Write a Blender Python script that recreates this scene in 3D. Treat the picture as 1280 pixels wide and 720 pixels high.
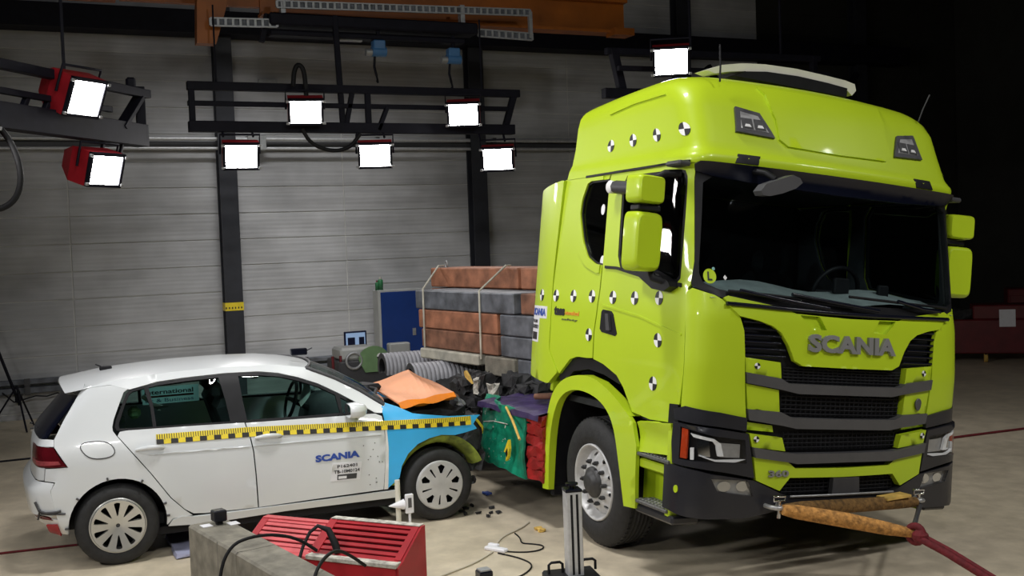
import bpy, math, random
import numpy as np
from mathutils import Vector, Matrix
from mathutils.geometry import delaunay_2d_cdt

for o in list(bpy.data.objects): bpy.data.objects.remove(o)
scene = bpy.context.scene
COL = scene.collection
PI = math.pi
random.seed(7)

# ------------------------------------------------------------------ camera
def cam_axes(yaw, pitch, roll):
    f = np.array([math.cos(yaw)*math.cos(pitch), math.sin(yaw)*math.cos(pitch), math.sin(pitch)])
    r = np.array([math.sin(yaw), -math.cos(yaw), 0.0]); u = np.cross(r, f)
    c, s = math.cos(roll), math.sin(roll)
    return c*r+s*u, -s*r+c*u, f
cam_d = bpy.data.cameras.new('camera'); cam = bpy.data.objects.new('camera', cam_d); COL.objects.link(cam)
CR, CU, CF = cam_axes(2.7149, -0.0425, -0.0365)
cam.matrix_world = Matrix(((CR[0], CU[0], -CF[0], 7.4506), (CR[1], CU[1], -CF[1], -5.2274), (CR[2], CU[2], -CF[2], 2.4053), (0, 0, 0, 1)))
cam_d.sensor_width = 36; cam_d.lens = 1361.14/1280*36; cam_d.clip_end = 100
scene.camera = cam

# ------------------------------------------------------------------ world, big lamps, exposure
world = bpy.data.worlds.new('hall_air'); scene.world = world; world.use_nodes = True
wb = world.node_tree.nodes['Background']; wb.inputs[0].default_value = (.75, .8, .9, 1); wb.inputs[1].default_value = .012
scene.view_settings.view_transform = 'Standard'; scene.view_settings.look = 'None'
scene.view_settings.exposure = 0.0; scene.view_settings.gamma = 1; scene.view_settings.use_curve_mapping = False
LENS_POWER = 46.0          # radiance of the flood lamps in the rigs
def area_lamp(name, loc, target, w, h, power, color=(1, .99, .975), spread=120):
    d = bpy.data.lights.new(name, 'AREA'); d.shape = 'RECTANGLE'; d.size = w; d.size_y = h; d.energy = power; d.color = color
    d.spread = math.radians(spread)
    o = bpy.data.objects.new(name, d); COL.objects.link(o); o.location = loc
    o.rotation_euler = (Vector(target)-Vector(loc)).to_track_quat('-Z', 'Y').to_euler()
    return o
# the same flood lamps hang on the camera's side of the impact zone, above and outside the picture; the front and overhead fills are added
area_lamp('flood_camera_side', (6.4, -8.4, 4.9), (-1.8, -3.4, 1.0), .8, .45, 25, spread=78)
area_lamp('flood_camera_side', (8.3, -4.9, 6.6), (-2.4, -2.4, 1.3), .8, .45, 28, spread=75)
area_lamp('fill_front', (7.6, .6, 7.5), (1.3, .1, 2.2), .8, .45, 62, spread=95)  # added unseen fill that brightens the truck's front and roof
area_lamp('flood_left', (-1.3, -7.4, 4.3), (-.2, -1.2, 1.6), .8, .45, 41, spread=110)
area_lamp('flood_left', (.6, -9.0, 4.6), (.0, -1.2, 1.7), .8, .45, 48, spread=110)
area_lamp('fill_top', (.2, -3.0, 7.4), (-.4, -2.6, 0), 1.2, .6, 118, spread=120)  # added overhead fill for the floor between car and truck
area_lamp('fill_top', (-6.9, -1.6, 7.5), (-10.0, -1.0, .6), 3.0, .4, 40, spread=66)  # added unseen wash that brightens the back wall
area_lamp('fill_top', (5.5, 5.5, 7.4), (4.5, 4.5, 0), 1.2, .6, 110, spread=110)  # added overhead fill for the floor on the right

# ------------------------------------------------------------------ materials (all procedural)
def mat(name, col, rough=.5, metal=0.0, coat=0.0, var=.08, scale=6.0, bump=0.0, bscale=40.0, emit=None, spec=.5, detail=4.0):
    m = bpy.data.materials.new(name); m.use_nodes = True; nt = m.node_tree; b = nt.nodes['Principled BSDF']
    b.inputs['Roughness'].default_value = rough; b.inputs['Metallic'].default_value = metal
    b.inputs['Coat Weight'].default_value = coat; b.inputs['Coat Roughness'].default_value = .06
    b.inputs['Specular IOR Level'].default_value = spec
    c = (*col, 1)
    if emit:
        b.inputs['Emission Color'].default_value = (*emit[0], 1); b.inputs['Emission Strength'].default_value = emit[1]
    tc = nt.nodes.new('ShaderNodeTexCoord')
    if var > 0:
        n = nt.nodes.new('ShaderNodeTexNoise'); n.inputs['Scale'].default_value = scale; n.inputs['Detail'].default_value = detail
        r = nt.nodes.new('ShaderNodeValToRGB'); r.color_ramp.elements[0].position = .3; r.color_ramp.elements[1].position = .7
        r.color_ramp.elements[0].color = tuple(max(0, x*(1-var)) for x in col)+(1,); r.color_ramp.elements[1].color = tuple(min(1, x*(1+var)) for x in col)+(1,)
        nt.links.new(tc.outputs['Object'], n.inputs['Vector']); nt.links.new(n.outputs['Fac'], r.inputs[0]); nt.links.new(r.outputs[0], b.inputs['Base Color'])
    else: b.inputs['Base Color'].default_value = c
    if bump > 0:
        n2 = nt.nodes.new('ShaderNodeTexNoise'); n2.inputs['Scale'].default_value = bscale; n2.inputs['Detail'].default_value = 5
        bp = nt.nodes.new('ShaderNodeBump'); bp.inputs['Strength'].default_value = bump; bp.inputs['Distance'].default_value = .01
        nt.links.new(tc.outputs['Object'], n2.inputs['Vector']); nt.links.new(n2.outputs['Fac'], bp.inputs['Height']); nt.links.new(bp.outputs['Normal'], b.inputs['Normal'])
    return m
def glass(name, tint, gloss=.05, rough=.02):
    """thin pane: tinted see-through with a mirror sheen that grows at grazing angles"""
    m = bpy.data.materials.new(name); m.use_nodes = True; nt = m.node_tree; nt.nodes.clear(); N = nt.nodes.new; L = nt.links.new
    out = N('ShaderNodeOutputMaterial'); mix = N('ShaderNodeMixShader'); tr = N('ShaderNodeBsdfTransparent'); gl = N('ShaderNodeBsdfGlossy')
    lw = N('ShaderNodeLayerWeight'); lw.inputs['Blend'].default_value = .5; pw = N('ShaderNodeMath'); pw.operation = 'POWER'; pw.inputs[1].default_value = 5
    ma = N('ShaderNodeMath'); ma.operation = 'MULTIPLY_ADD'; ma.inputs[1].default_value = .9; ma.inputs[2].default_value = gloss
    ns = N('ShaderNodeTexNoise'); mp = N('ShaderNodeMapRange'); ns.inputs['Scale'].default_value = 3; mp.inputs['To Min'].default_value = rough*.8; mp.inputs['To Max'].default_value = rough*1.4
    tr.inputs[0].default_value = (*tint, 1)
    L(ns.outputs['Fac'], mp.inputs['Value']); L(mp.outputs[0], gl.inputs['Roughness']); L(lw.outputs['Facing'], pw.inputs[0]); L(pw.outputs[0], ma.inputs[0]); L(ma.outputs[0], mix.inputs[0])
    L(tr.outputs[0], mix.inputs[1]); L(gl.outputs[0], mix.inputs[2]); L(mix.outputs[0], out.inputs[0])
    return m
GLASSY = ('lens', 'truckglass', 'sideglass', 'carglass')
M = {}
M['lime'] = mat('lime_paint', (.47, .63, .018), .4, 0, .35, .03, 1.5, spec=.35)
M['black'] = mat('black_plastic', (.010, .010, .012), .5, 0, 0, .2, 8, spec=.22)
M['blackgloss'] = mat('gloss_black', (.004, .005, .012), .2, 0, .0, .1, 4, spec=.35)
M['bumper'] = mat('charcoal_bumper', (.02, .0205, .026), .32, 0, .2, .12, 5, spec=.4)
M['greybar'] = mat('grey_grille_bar', (.11, .11, .115), .42, .35, 0, .06, 9)
M['darkgrey'] = mat('dark_grey', (.05, .05, .055), .5, 0, 0, .15, 7)
M['chrome'] = mat('chrome', (.75, .76, .78), .12, 1, 0, .03, 10)
M['steel'] = mat('brushed_steel', (.42, .42, .42), .35, .55, 0, .1, 30)
M['galv'] = mat('galvanised', (.38, .39, .4), .5, .6, 0, .15, 25)
M['lens'] = glass('clear_lens', (.93, .94, .95))
M['amber'] = mat('amber_lens', (.55, .06, .015), .15, 0, .5, .1, 20)
M['truckglass'] = glass('tinted_windscreen', (.74, .82, .82), .05)
M['sideglass'] = glass('tinted_side_glass', (.16, .23, .24), .05)
M['carglass'] = glass('green_car_glass', (.6, .8, .77), .05)
M['interior'] = mat('dark_cloth', (.018, .02, .022), .8, 0, 0, .3, 12)
M['dash'] = mat('dash_grey', (.3, .34, .34), .6, 0, 0, .15, 8)
M['airbag'] = mat('airbag_cloth', (.6, .68, .62), .8, 0, 0, .1, 5)
M['tyre'] = mat('tyre_rubber', (.017, .017, .018), .72, 0, 0, .3, 20, .25, 60)
M['truckrim'] = mat('white_wheel_steel', (.55, .55, .55), .42, .2, 0, .12, 14)
M['tread'] = mat('dark_tread_plate', (.16, .16, .16), .45, .6, 0, .3, 30)
M['hub'] = mat('hub_dark', (.06, .06, .062), .5, .4, 0, .25, 20)
M['white'] = mat('car_white', (.70, .725, .745), .3, 0, .7, .02, 2)
M['whitepart'] = mat('matt_white', (.75, .75, .74), .55, 0, 0, .06, 9)
M['cream'] = mat('cream_plastic', (.72, .7, .6), .4, 0, .2, .05, 6)
M['blue'] = mat('bright_blue_film', (.05, .47, .92), .38, 0, .2, .08, 4)
M['orange'] = mat('salmon_orange_bonnet', (.86, .36, .17), .5, 0, .15, .1, 3)
M['orangedeep'] = mat('deep_orange', (.9, .24, .01), .45, 0, .2, .08, 5)
M['alloy'] = mat('silver_alloy', (.62, .62, .6), .3, .75, .2, .05, 12)
M['hubcap'] = mat('pale_hubcap', (.55, .55, .55), .42, .2, .1, .08, 12)
M['tail'] = mat('red_lens', (.09, .004, .008), .12, 0, .8, .3, 10)
M['taillight'] = mat('red_lens_pale', (.3, .05, .06), .2, 0, .6, .3, 20)
M['liner'] = mat('moss_green_liner', (.2, .25, .03), .7, 0, 0, .6, 9, .5, 20)
M['yellow'] = mat('tape_yellow', (.85, .66, .03), .5, 0, 0, .08, 10)
M['tapeblack'] = mat('tape_black', (.02, .018, .016), .5, 0, 0, .1, 10)
M['logoblue'] = mat('sticker_blue', (.03, .08, .38), .45, 0, 0, .05, 10)
M['sticker'] = mat('sticker_white', (.78, .78, .82), .45, 0, 0, .05, 10)
M['markwhite'] = mat('marker_white', (.85, .85, .85), .5, 0, 0, .03, 10)
M['markblack'] = mat('marker_black', (.01, .01, .012), .5, 0, 0, .1, 10)
M['red'] = mat('lamp_red', (.36, .012, .02), .4, 0, .15, .15, 6)
M['redpale'] = mat('faded_red', (.62, .1, .11), .5, 0, .1, .15, 6)
M['darkred'] = mat('dark_red', (.12, .008, .012), .45, 0, .1, .2, 6)
M['lamplens'] = mat('lamp_lens', (1, 1, 1), .5, 0, 0, 0, emit=((1, .97, .95), LENS_POWER))
M['rig'] = mat('rig_black', (.008, .008, .014), .6, 0, 0, .2, 10, spec=.15)
M['column'] = mat('column_navy', (.025, .027, .036), .5, 0, 0, .15, 6)
M['crane'] = mat('crane_orange', (.32, .09, .006), .5, 0, .1, .2, 3)
M['rust'] = mat('rust_steel', (.32, .13, .07), .75, 0, 0, .45, 5, .3, 30)
M['rustdark'] = mat('rust_brown', (.22, .1, .06), .8, 0, 0, .5, 6, .3, 30)
M['greysteel'] = mat('weathered_grey_steel', (.12, .13, .15), .6, .2, 0, .5, 6, .2, 30)
M['concrete'] = mat('concrete', (.2, .185, .15), .85, 0, 0, .3, 9, .4, 60)
M['plank'] = mat('pale_plank', (.45, .43, .36), .8, 0, 0, .25, 8)
M['cabblue'] = mat('cabinet_blue', (.004, .035, .2), .4, 0, .1, .1, 3)
M['cabgrey'] = mat('cabinet_grey', (.42, .43, .42), .5, 0, 0, .1, 5)
M['guardgreen'] = mat('guard_green', (.008, .24, .14), .42, 0, .1, .35, 9, .25, 22)
M['guardred'] = mat('guard_red', (.32, .01, .01), .5, 0, 0, .35, 7, .5, 14)
M['purple'] = mat('purple_plastic', (.035, .02, .085), .5, 0, 0, .4, 9, .4, 20)
M['rope'] = mat('brown_sling', (.42, .2, .05), .9, 0, 0, .5, 30, .9, 50)
M['ropedark'] = mat('dark_sling', (.17, .09, .025), .9, 0, 0, .5, 30, .9, 50)
M['strapred'] = mat('red_sling', (.13, .006, .011), .8, 0, 0, .3, 30, .5, 60)
M['foam'] = mat('yellow_foam', (.65, .42, .1), .9, 0, 0, .3, 12, .5, 40)
M['greenmachine'] = mat('machine_green', (.16, .28, .13), .6, 0, 0, .2, 6)
M['bottle'] = mat('bottle_green', (.03, .18, .07), .4, 0, .2, .15, 6)
M['screen'] = mat('lit_screen', (.02, .03, .05), .3, 0, 0, 0, emit=((.35, .5, .75), .6))
M['screendark'] = mat('screen_panel', (.01, .015, .05), .3, 0, 0, .1, 5)
M['signteal'] = mat('teal_sign', (.35, .62, .62), .6, 0, 0, .05, 4)
M['signrule'] = mat('brown_rule', (.3, .12, .09), .6, 0, 0, .05, 4)
M['cable'] = mat('black_cable', (.010, .010, .011), .6, 0, 0, .1, 8, spec=.2)
M['cablewhite'] = mat('pale_cable', (.55, .5, .4), .6, 0, 0, .1, 8)
M['bluepart'] = mat('hoist_blue', (.05, .16, .35), .4, 0, .2, .1, 8)
M['bluecloth'] = mat('bluish_mat', (.33, .34, .48), .8, 0, 0, .2, 5)
M['torange'] = mat('letter_orange', (.75, .33, .03), .5, 0, 0, .05, 8)
M['debris'] = mat('debris_black', (.02, .02, .022), .7, 0, 0, .5, 20, .5, 40)
M['debrislight'] = mat('debris_pale', (.45, .43, .38), .7, 0, 0, .5, 20, .5, 40)
M['ribbed'] = mat('grey_ribbed_plastic', (.34, .34, .37), .5, 0, .1, .12, 8)

def thin_sheet(name, col):
    m = mat(name, col, .6, 0, 0, .05, 4); nt = m.node_tree; b = nt.nodes['Principled BSDF']; out = [n for n in nt.nodes if n.type == 'OUTPUT_MATERIAL'][0]
    tr = nt.nodes.new('ShaderNodeBsdfTranslucent'); tr.inputs[0].default_value = (*col, 1); mx = nt.nodes.new('ShaderNodeMixShader'); mx.inputs[0].default_value = .6
    nt.links.new(b.outputs[0], mx.inputs[1]); nt.links.new(tr.outputs[0], mx.inputs[2]); nt.links.new(mx.outputs[0], out.inputs[0]); return m
M['signteal'] = thin_sheet('teal_banner_film', (.5, .8, .8))
# floor: worn sealed concrete
def floor_mat():
    m = mat('sealed_concrete', (.63, .545, .41), .42, 0, 0, .14, .7, .05, 30); nt = m.node_tree; b = nt.nodes['Principled BSDF']
    tc = [n for n in nt.nodes if n.type == 'TEX_COORD'][0]; ramp = [n for n in nt.nodes if n.type == 'VALTORGB'][0]
    n = nt.nodes.new('ShaderNodeTexNoise'); n.inputs['Scale'].default_value = 4.5; n.inputs['Detail'].default_value = 8; n.inputs['Roughness'].default_value = .65
    mp = nt.nodes.new('ShaderNodeMapRange'); mp.inputs['From Min'].default_value = .35; mp.inputs['From Max'].default_value = .7; mp.inputs['To Min'].default_value = .82; mp.inputs['To Max'].default_value = 1.1
    mul = nt.nodes.new('ShaderNodeMixRGB'); mul.blend_type = 'MULTIPLY'; mul.inputs[0].default_value = 1
    mr = nt.nodes.new('ShaderNodeMapRange'); mr.inputs['To Min'].default_value = .3; mr.inputs['To Max'].default_value = .55
    nt.links.new(tc.outputs['Object'], n.inputs['Vector']); nt.links.new(n.outputs['Fac'], mp.inputs['Value']); nt.links.new(ramp.outputs[0], mul.inputs[1]); nt.links.new(mp.outputs[0], mul.inputs[2])
    nt.links.new(mul.outputs[0], b.inputs['Base Color']); nt.links.new(n.outputs['Fac'], mr.inputs['Value']); nt.links.new(mr.outputs[0], b.inputs['Roughness'])
    return m
M['floor'] = floor_mat()
# wall panels: ribbed grey concrete planks, stained
def wall_mat():
    m = mat('ribbed_wall_plank', (.47, .475, .49), .85, 0, 0, .2, 1.1); nt = m.node_tree; b = nt.nodes['Principled BSDF']
    tc = [n for n in nt.nodes if n.type == 'TEX_COORD'][0]; ramp = [n for n in nt.nodes if n.type == 'VALTORGB'][0]
    geo = nt.nodes.new('ShaderNodeNewGeometry'); 
    for n in nt.nodes:
        if n.type == 'TEX_NOISE': nt.links.new(geo.outputs['Position'], n.inputs['Vector'])
    mpg = nt.nodes.new('ShaderNodeMapping'); mpg.inputs['Scale'].default_value = (1, .6, 14)
    n2 = nt.nodes.new('ShaderNodeTexNoise'); n2.inputs['Scale'].default_value = 1.6; n2.inputs['Detail'].default_value = 4
    mp = nt.nodes.new('ShaderNodeMapRange'); mp.inputs['From Min'].default_value = .3; mp.inputs['From Max'].default_value = .7; mp.inputs['To Min'].default_value = .88; mp.inputs['To Max'].default_value = 1.08
    mul = nt.nodes.new('ShaderNodeMixRGB'); mul.blend_type = 'MULTIPLY'; mul.inputs[0].default_value = 1
    w = nt.nodes.new('ShaderNodeTexWave'); w.bands_direction = 'Z'; w.inputs['Scale'].default_value = 4.8; w.inputs['Distortion'].default_value = .3
    bp = nt.nodes.new('ShaderNodeBump'); bp.inputs['Strength'].default_value = .14; bp.inputs['Distance'].default_value = .01
    L = nt.links.new
    L(geo.outputs['Position'], mpg.inputs['Vector']); L(mpg.outputs[0], n2.inputs['Vector']); L(n2.outputs['Fac'], mp.inputs['Value']); L(ramp.outputs[0], mul.inputs[1]); L(mp.outputs[0], mul.inputs[2]); L(mul.outputs[0], b.inputs['Base Color'])
    L(geo.outputs['Position'], w.inputs['Vector']); L(w.outputs['Fac'], bp.inputs['Height']); L(bp.outputs['Normal'], b.inputs['Normal'])
    return m
M['wall'] = wall_mat()
M['letter'] = mat('letter_grey', (.28, .28, .28), .4, .3, 0, .05, 10)
M['pipe'] = mat('pale_pipe', (.55, .56, .58), .35, .3, 0, .1, 20)
M['joint'] = mat('pale_joint', (.6, .6, .58), .85, 0, 0, .15, 3)
M['unlitwall'] = mat('unlit_wall', (.022, .022, .018), .9, 0, 0, .2, 2)  # near black: the shade of the unlit side is put into the colour

# ------------------------------------------------------------------ mesh helpers
IDENT = Matrix.Identity(4)
class MB:
    """collects shapes, then becomes ONE mesh object"""
    def __init__(s, xf=None): s.v = []; s.f = []; s.m = []; s.sm = []; s.xf = xf; s.mi = 0; s.smooth = False
    def add(s, vs, fs, smooth=None):
        b = len(s.v); s.v += [tuple(p) for p in vs]
        for f in fs: s.f.append(tuple(i+b for i in f)); s.m.append(s.mi); s.sm.append(s.smooth if smooth is None else smooth)
        return s
    def box(s, a, b, bev=0.0):
        (x0, y0, z0), (x1, y1, z1) = a, b
        x0, x1 = min(x0, x1), max(x0, x1); y0, y1 = min(y0, y1), max(y0, y1); z0, z1 = min(z0, z1), max(z0, z1)
        bev = min(bev, .45*min(x1-x0, y1-y0, z1-z0))
        if bev <= 0:
            v = [(x0, y0, z0), (x1, y0, z0), (x1, y1, z0), (x0, y1, z0), (x0, y0, z1), (x1, y0, z1), (x1, y1, z1), (x0, y1, z1)]
            return s.add(v, [(0, 3, 2, 1), (4, 5, 6, 7), (0, 1, 5, 4), (1, 2, 6, 5), (2, 3, 7, 6), (3, 0, 4, 7)])
        v = []; idx = {}
        c = ((x0+x1)/2, (y0+y1)/2, (z0+z1)/2); h = ((x1-x0)/2, (y1-y0)/2, (z1-z0)/2)
        for sx in (-1, 1):
            for sy in (-1, 1):
                for sz in (-1, 1):
                    for k in range(3):
                        p = [c[i]+q*(h[i]-(0 if i == k else bev)) for i, q in enumerate((sx, sy, sz))]
                        idx[(sx, sy, sz, k)] = len(v); v.append(tuple(p))
        fs = []
        for k in range(3):
            for q in (-1, 1):
                o = [i for i in range(3) if i != k]; L = []
                for a2, b2 in ((-1, -1), (1, -1), (1, 1), (-1, 1)):
                    t = [0]*3; t[k] = q; t[o[0]] = a2; t[o[1]] = b2; L.append(idx[(*t, k)])
                fs.append(L)
        for k in range(3):
            o = [i for i in range(3) if i != k]
            for a2 in (-1, 1):
                for b2 in (-1, 1):
                    t0 = [0]*3; t1 = [0]*3
                    t0[k] = -1; t1[k] = 1
                    for t in (t0, t1): t[o[0]] = a2; t[o[1]] = b2
                    fs.append([idx[(*t0, o[0])], idx[(*t1, o[0])], idx[(*t1, o[1])], idx[(*t0, o[1])]])
        for sx in (-1, 1):
            for sy in (-1, 1):
                for sz in (-1, 1): fs.append([idx[(sx, sy, sz, k)] for k in range(3)])
        fs2 = []
        for f in fs:
            p = [Vector(v[i]) for i in f]; n = (p[1]-p[0]).cross(p[2]-p[0]); ctr = sum(p, Vector())/len(p)-Vector(c)
            fs2.append(tuple(f) if n.dot(ctr) > 0 else tuple(reversed(f)))
        return s.add(v, fs2)
    def bar(s, a, b, w, h=None, up=(0, 0, 1), bev=0.0):
        """square bar from a to b"""
        h = h or w; a = Vector(a); b = Vector(b); d = (b-a); L = d.length; d.normalize(); u = Vector(up)
        if abs(d.dot(u)) > .98: u = Vector((1, 0, 0))
        r = d.cross(u).normalized(); u = r.cross(d)
        t = MB().box((-w/2, -h/2, 0), (w/2, h/2, L), bev)
        m = Matrix(((r.x, u.x, d.x, a.x), (r.y, u.y, d.y, a.y), (r.z, u.z, d.z, a.z), (0, 0, 0, 1)))
        return s.add([m @ Vector(p) for p in t.v], [tuple(reversed(f)) for f in t.f] if m.to_3x3().determinant() < 0 else t.f)
    def tube(s, pts, r, n=10, cap=True, closed=False, smooth=True):
        pts = [Vector(p) for p in pts]; K = len(pts); vs = []; fs = []; pu = None
        for i, p in enumerate(pts):
            a = pts[i-1] if (i > 0 or closed) else p; b = pts[(i+1) % K] if (i < K-1 or closed) else p
            d = (b-a).normalized()
            if pu is None: u = d.cross(Vector((0, 0, 1))); u = u if u.length > .05 else d.cross(Vector((1, 0, 0)))
            else: u = pu-d*pu.dot(d)
            u.normalize(); pu = u; w = d.cross(u); rr = r[i] if isinstance(r, (list, tuple)) else r
            vs += [p+(u*math.cos(2*PI*k/n)+w*math.sin(2*PI*k/n))*rr for k in range(n)]
        for i in range(K if closed else K-1):
            for k in range(n):
                a0 = i*n+k; a1 = i*n+(k+1) % n; j = (i+1) % K; fs.append((a0, a1, j*n+(k+1) % n, j*n+k))
        s.add(vs, fs, smooth)
        if cap and not closed: s.add(vs[:n], [tuple(reversed(range(n)))], False); s.add(vs[-n:], [tuple(range(n))], False)
        return s
    def lathe(s, prof, n=32, axis='Y', o=(0, 0, 0), smooth=True, close=False):
        """profile (r, h) spun about an axis through o"""
        vs = []; fs = []; K = len(prof)
        for r, h in prof:
            for k in range(n):
                c, q = r*math.cos(2*PI*k/n), r*math.sin(2*PI*k/n)
                p = {'Y': (c, h, q), 'Z': (c, q, h), 'X': (h, c, q)}[axis]; vs.append((p[0]+o[0], p[1]+o[1], p[2]+o[2]))
        for i in range(K-1):
            for k in range(n): fs.append((i*n+k, i*n+(k+1) % n, (i+1)*n+(k+1) % n, (i+1)*n+k))
        return s.add(vs, fs, smooth)
    def cyl(s, a, b, r, n=16, r2=None):
        a = Vector(a); b = Vector(b); return s.tube([a, b], [r, r if r2 is None else r2], n)
    def grid(s, P, smooth=True, flip=False):
        R, C = len(P), len(P[0]); vs = [p for row in P for p in row]; fs = []
        for i in range(R-1):
            for j in range(C-1):
                f = (i*C+j, i*C+j+1, (i+1)*C+j+1, (i+1)*C+j); fs.append(f[::-1] if flip else f)
        return s.add(vs, fs, smooth)
    def prism(s, poly, fn, d0, d1):
        """2D polygon extruded: fn(u, v, d) -> xyz"""
        n = len(poly); a = [fn(u, v, d0) for u, v in poly]; b = [fn(u, v, d1) for u, v in poly]
        tri = tessellate(poly)
        s.add(a, tri, False); s.add(b, [t[::-1] for t in tri], False)
        for i in range(n):
            j = (i+1) % n; s.add([a[i], a[j], b[j], b[i]], [(0, 1, 2, 3)], False)
        return s
    def build(s, name, m, parent=None, recalc=True):
        me = bpy.data.meshes.new(name); V = s.v
        if s.xf is not None: V = [tuple(s.xf @ Vector(p)) for p in V]
        me.from_pydata(V, [], s.f)
        ms = m if isinstance(m, (list, tuple)) else [m]
        for q in ms: me.materials.append(M[q] if isinstance(q, str) else q)
        me.polygons.foreach_set('use_smooth', s.sm)
        if len(ms) > 1: me.polygons.foreach_set('material_index', s.m)
        me.validate(); me.update()
        o = bpy.data.objects.new(name, me); COL.objects.link(o)
        if parent is not None: o.parent = parent
        return o
def inside(p, poly):
    x, y = p; c = False; n = len(poly); j = n-1
    for i in range(n):
        xi, yi = poly[i]; xj, yj = poly[j]
        if (yi > y) != (yj > y) and x < (xj-xi)*(y-yi)/(yj-yi+1e-12)+xi: c = not c
        j = i
    return c
def cdt(loops, extra=()):
    pts = []; ed = []
    for L in loops:
        b = len(pts); n = len(L); pts += [Vector(p) for p in L]; ed += [(b+i, b+(i+1) % n) for i in range(n)]
    pts += [Vector(p) for p in extra]
    v, e, f, ov, oe, of = delaunay_2d_cdt(pts, ed, [], 0, 1e-6)
    keep = []
    for t in f:
        c = (sum(v[i].x for i in t)/len(t), sum(v[i].y for i in t)/len(t))
        if inside(c, loops[0]) and not any(inside(c, h) for h in loops[1:]): keep.append(tuple(t))
    return [(q.x, q.y) for q in v], keep
def tessellate(poly):
    v, f = cdt([poly])
    if len(v) != len(poly): return [tuple(range(len(poly)))]
    return f
def densify(poly, step):
    out = []
    for i, a in enumerate(poly):
        b = poly[(i+1) % len(poly)]; n = max(1, int(math.hypot(b[0]-a[0], b[1]-a[1])/step+.5))
        out += [(a[0]+(b[0]-a[0])*k/n, a[1]+(b[1]-a[1])*k/n) for k in range(n)]
    return out
def chaikin(poly, it=2, q=.25):
    for _ in range(it):
        o = []
        for i, a in enumerate(poly):
            b = poly[(i+1) % len(poly)]; o += [(a[0]+(b[0]-a[0])*q, a[1]+(b[1]-a[1])*q), (b[0]-(b[0]-a[0])*q, b[1]-(b[1]-a[1])*q)]
        poly = o
    return poly
def patch(mb, surf, outline, holes=(), off=0.0, thick=.02, step=.07, sign=None, walls=True, chamfer=.004):
    """sheet cut to a 2D outline, laid on surf(a, b) -> (x, y, z), with real thickness and a chamfered rim"""
    loops = [densify(outline, step)]+[densify(h, step) for h in holes]
    xs = [p[0] for p in loops[0]]; ys = [p[1] for p in loops[0]]; ex = []
    x = min(xs)+step*.5
    while x < max(xs):
        y = min(ys)+step*.5
        while y < max(ys):
            p = (x, y)
            if inside(p, loops[0]) and not any(inside(p, h) for h in loops[1:]):
                if min(min((p[0]-q[0])**2+(p[1]-q[1])**2 for q in L) for L in loops) > (step*.45)**2: ex.append(p)
            y += step
        x += step
    V, F = cdt(loops, ex)
    def pn(a, b):
        e = 1e-3; p = Vector(surf(a, b)); n = (Vector(surf(a+e, b))-Vector(surf(a-e, b))).cross(Vector(surf(a, b+e))-Vector(surf(a, b-e)))
        n.normalize(); return p, n
    PN = [pn(a, b) for a, b in V]
    ctr = sum((p for p, n in PN), Vector())/len(PN)
    sg = sign if sign is not None else 1
    top = [p+n*sg*off for p, n in PN]; bot = [p+n*sg*(off-thick) for p, n in PN]
    def orient(t, P, want):
        a, b, c = (P[t[i]] for i in range(3)); n = (b-a).cross(c-a); w = sum((PN[i][1] for i in t), Vector())*sg*want
        return t if n.dot(w) > 0 else t[::-1]
    mb.add(top, [orient(t, top, 1) for t in F], True)
    if walls:
        mb.add(bot, [orient(t, bot, -1) for t in F], True)
        cnt = {}
        for t in F:
            for i in range(len(t)):
                k = (t[i], t[(i+1) % len(t)]); cnt[k] = 1
        for (a, b) in list(cnt):
            if (b, a) not in cnt:
                mb.add([top[a], top[b], bot[b], bot[a]], [orient2((top[a], top[b], bot[b], bot[a]), PN[a][1], top, F, a, b)], False)
    return mb
def orient2(q, n, top, F, a, b): return (3, 2, 1, 0)
def text_mesh(s, bold=.0, extrude=.5, shear=0.0):
    """letters as 2D triangles normalised to the unit box; returns verts (u, v, d) and faces"""
    cu = bpy.data.curves.new('lettering', 'FONT'); cu.body = s; cu.offset = bold; cu.extrude = .05; cu.shear = shear; cu.resolution_u = 3
    ob = bpy.data.objects.new('lettering', cu); COL.objects.link(ob); bpy.context.view_layer.update()
    me = bpy.data.meshes.new_from_object(ob.evaluated_get(bpy.context.evaluated_depsgraph_get()))
    v = [tuple(p.co) for p in me.vertices]; f = [tuple(p.vertices) for p in me.polygons]
    bpy.data.objects.remove(ob); bpy.data.curves.remove(cu); bpy.data.meshes.remove(me)
    xs = [p[0] for p in v]; ys = [p[1] for p in v]; x0, x1, y0, y1 = min(xs), max(xs), min(ys), max(ys)
    return [((p[0]-x0)/(x1-x0), (p[1]-y0)/(y1-y0), 1.0 if p[2] > 0 else 0.0) for p in v], f
def lettering(mb, s, fn, bold=.03, shear=0.0):
    """fn(u, v, d) maps the unit box (d 0 back, 1 front) to space"""
    v, f = text_mesh(s, bold, shear=shear); mb.add([fn(*p) for p in v], f, False); return mb
def soft(pts, it=2):
    L = [Vector(p) for p in pts]
    for _ in range(it):
        o = [L[0]]
        for a, b in zip(L[:-1], L[1:]): o += [a.lerp(b, .25), a.lerp(b, .75)]
        L = o+[L[-1]]
    return L
def thing(name, label, cat, loc=(0, 0, 0), rotz=0.0, group=None, kind=None):
    o = bpy.data.objects.new(name, None); COL.objects.link(o); o.location = loc; o.rotation_euler = (0, 0, rotz); o.empty_display_size = .2
    return tag(o, label, cat, group, kind)
def tag(o, label=None, cat=None, group=None, kind=None):
    if label: o['label'] = label
    if cat: o['category'] = cat
    if group: o['group'] = group
    if kind: o['kind'] = kind
    return o
def copy_tree(o, parent=None):
    c = o.copy(); COL.objects.link(c); c.parent = parent
    for ch in list(o.children): copy_tree(ch, c)
    return c
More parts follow.
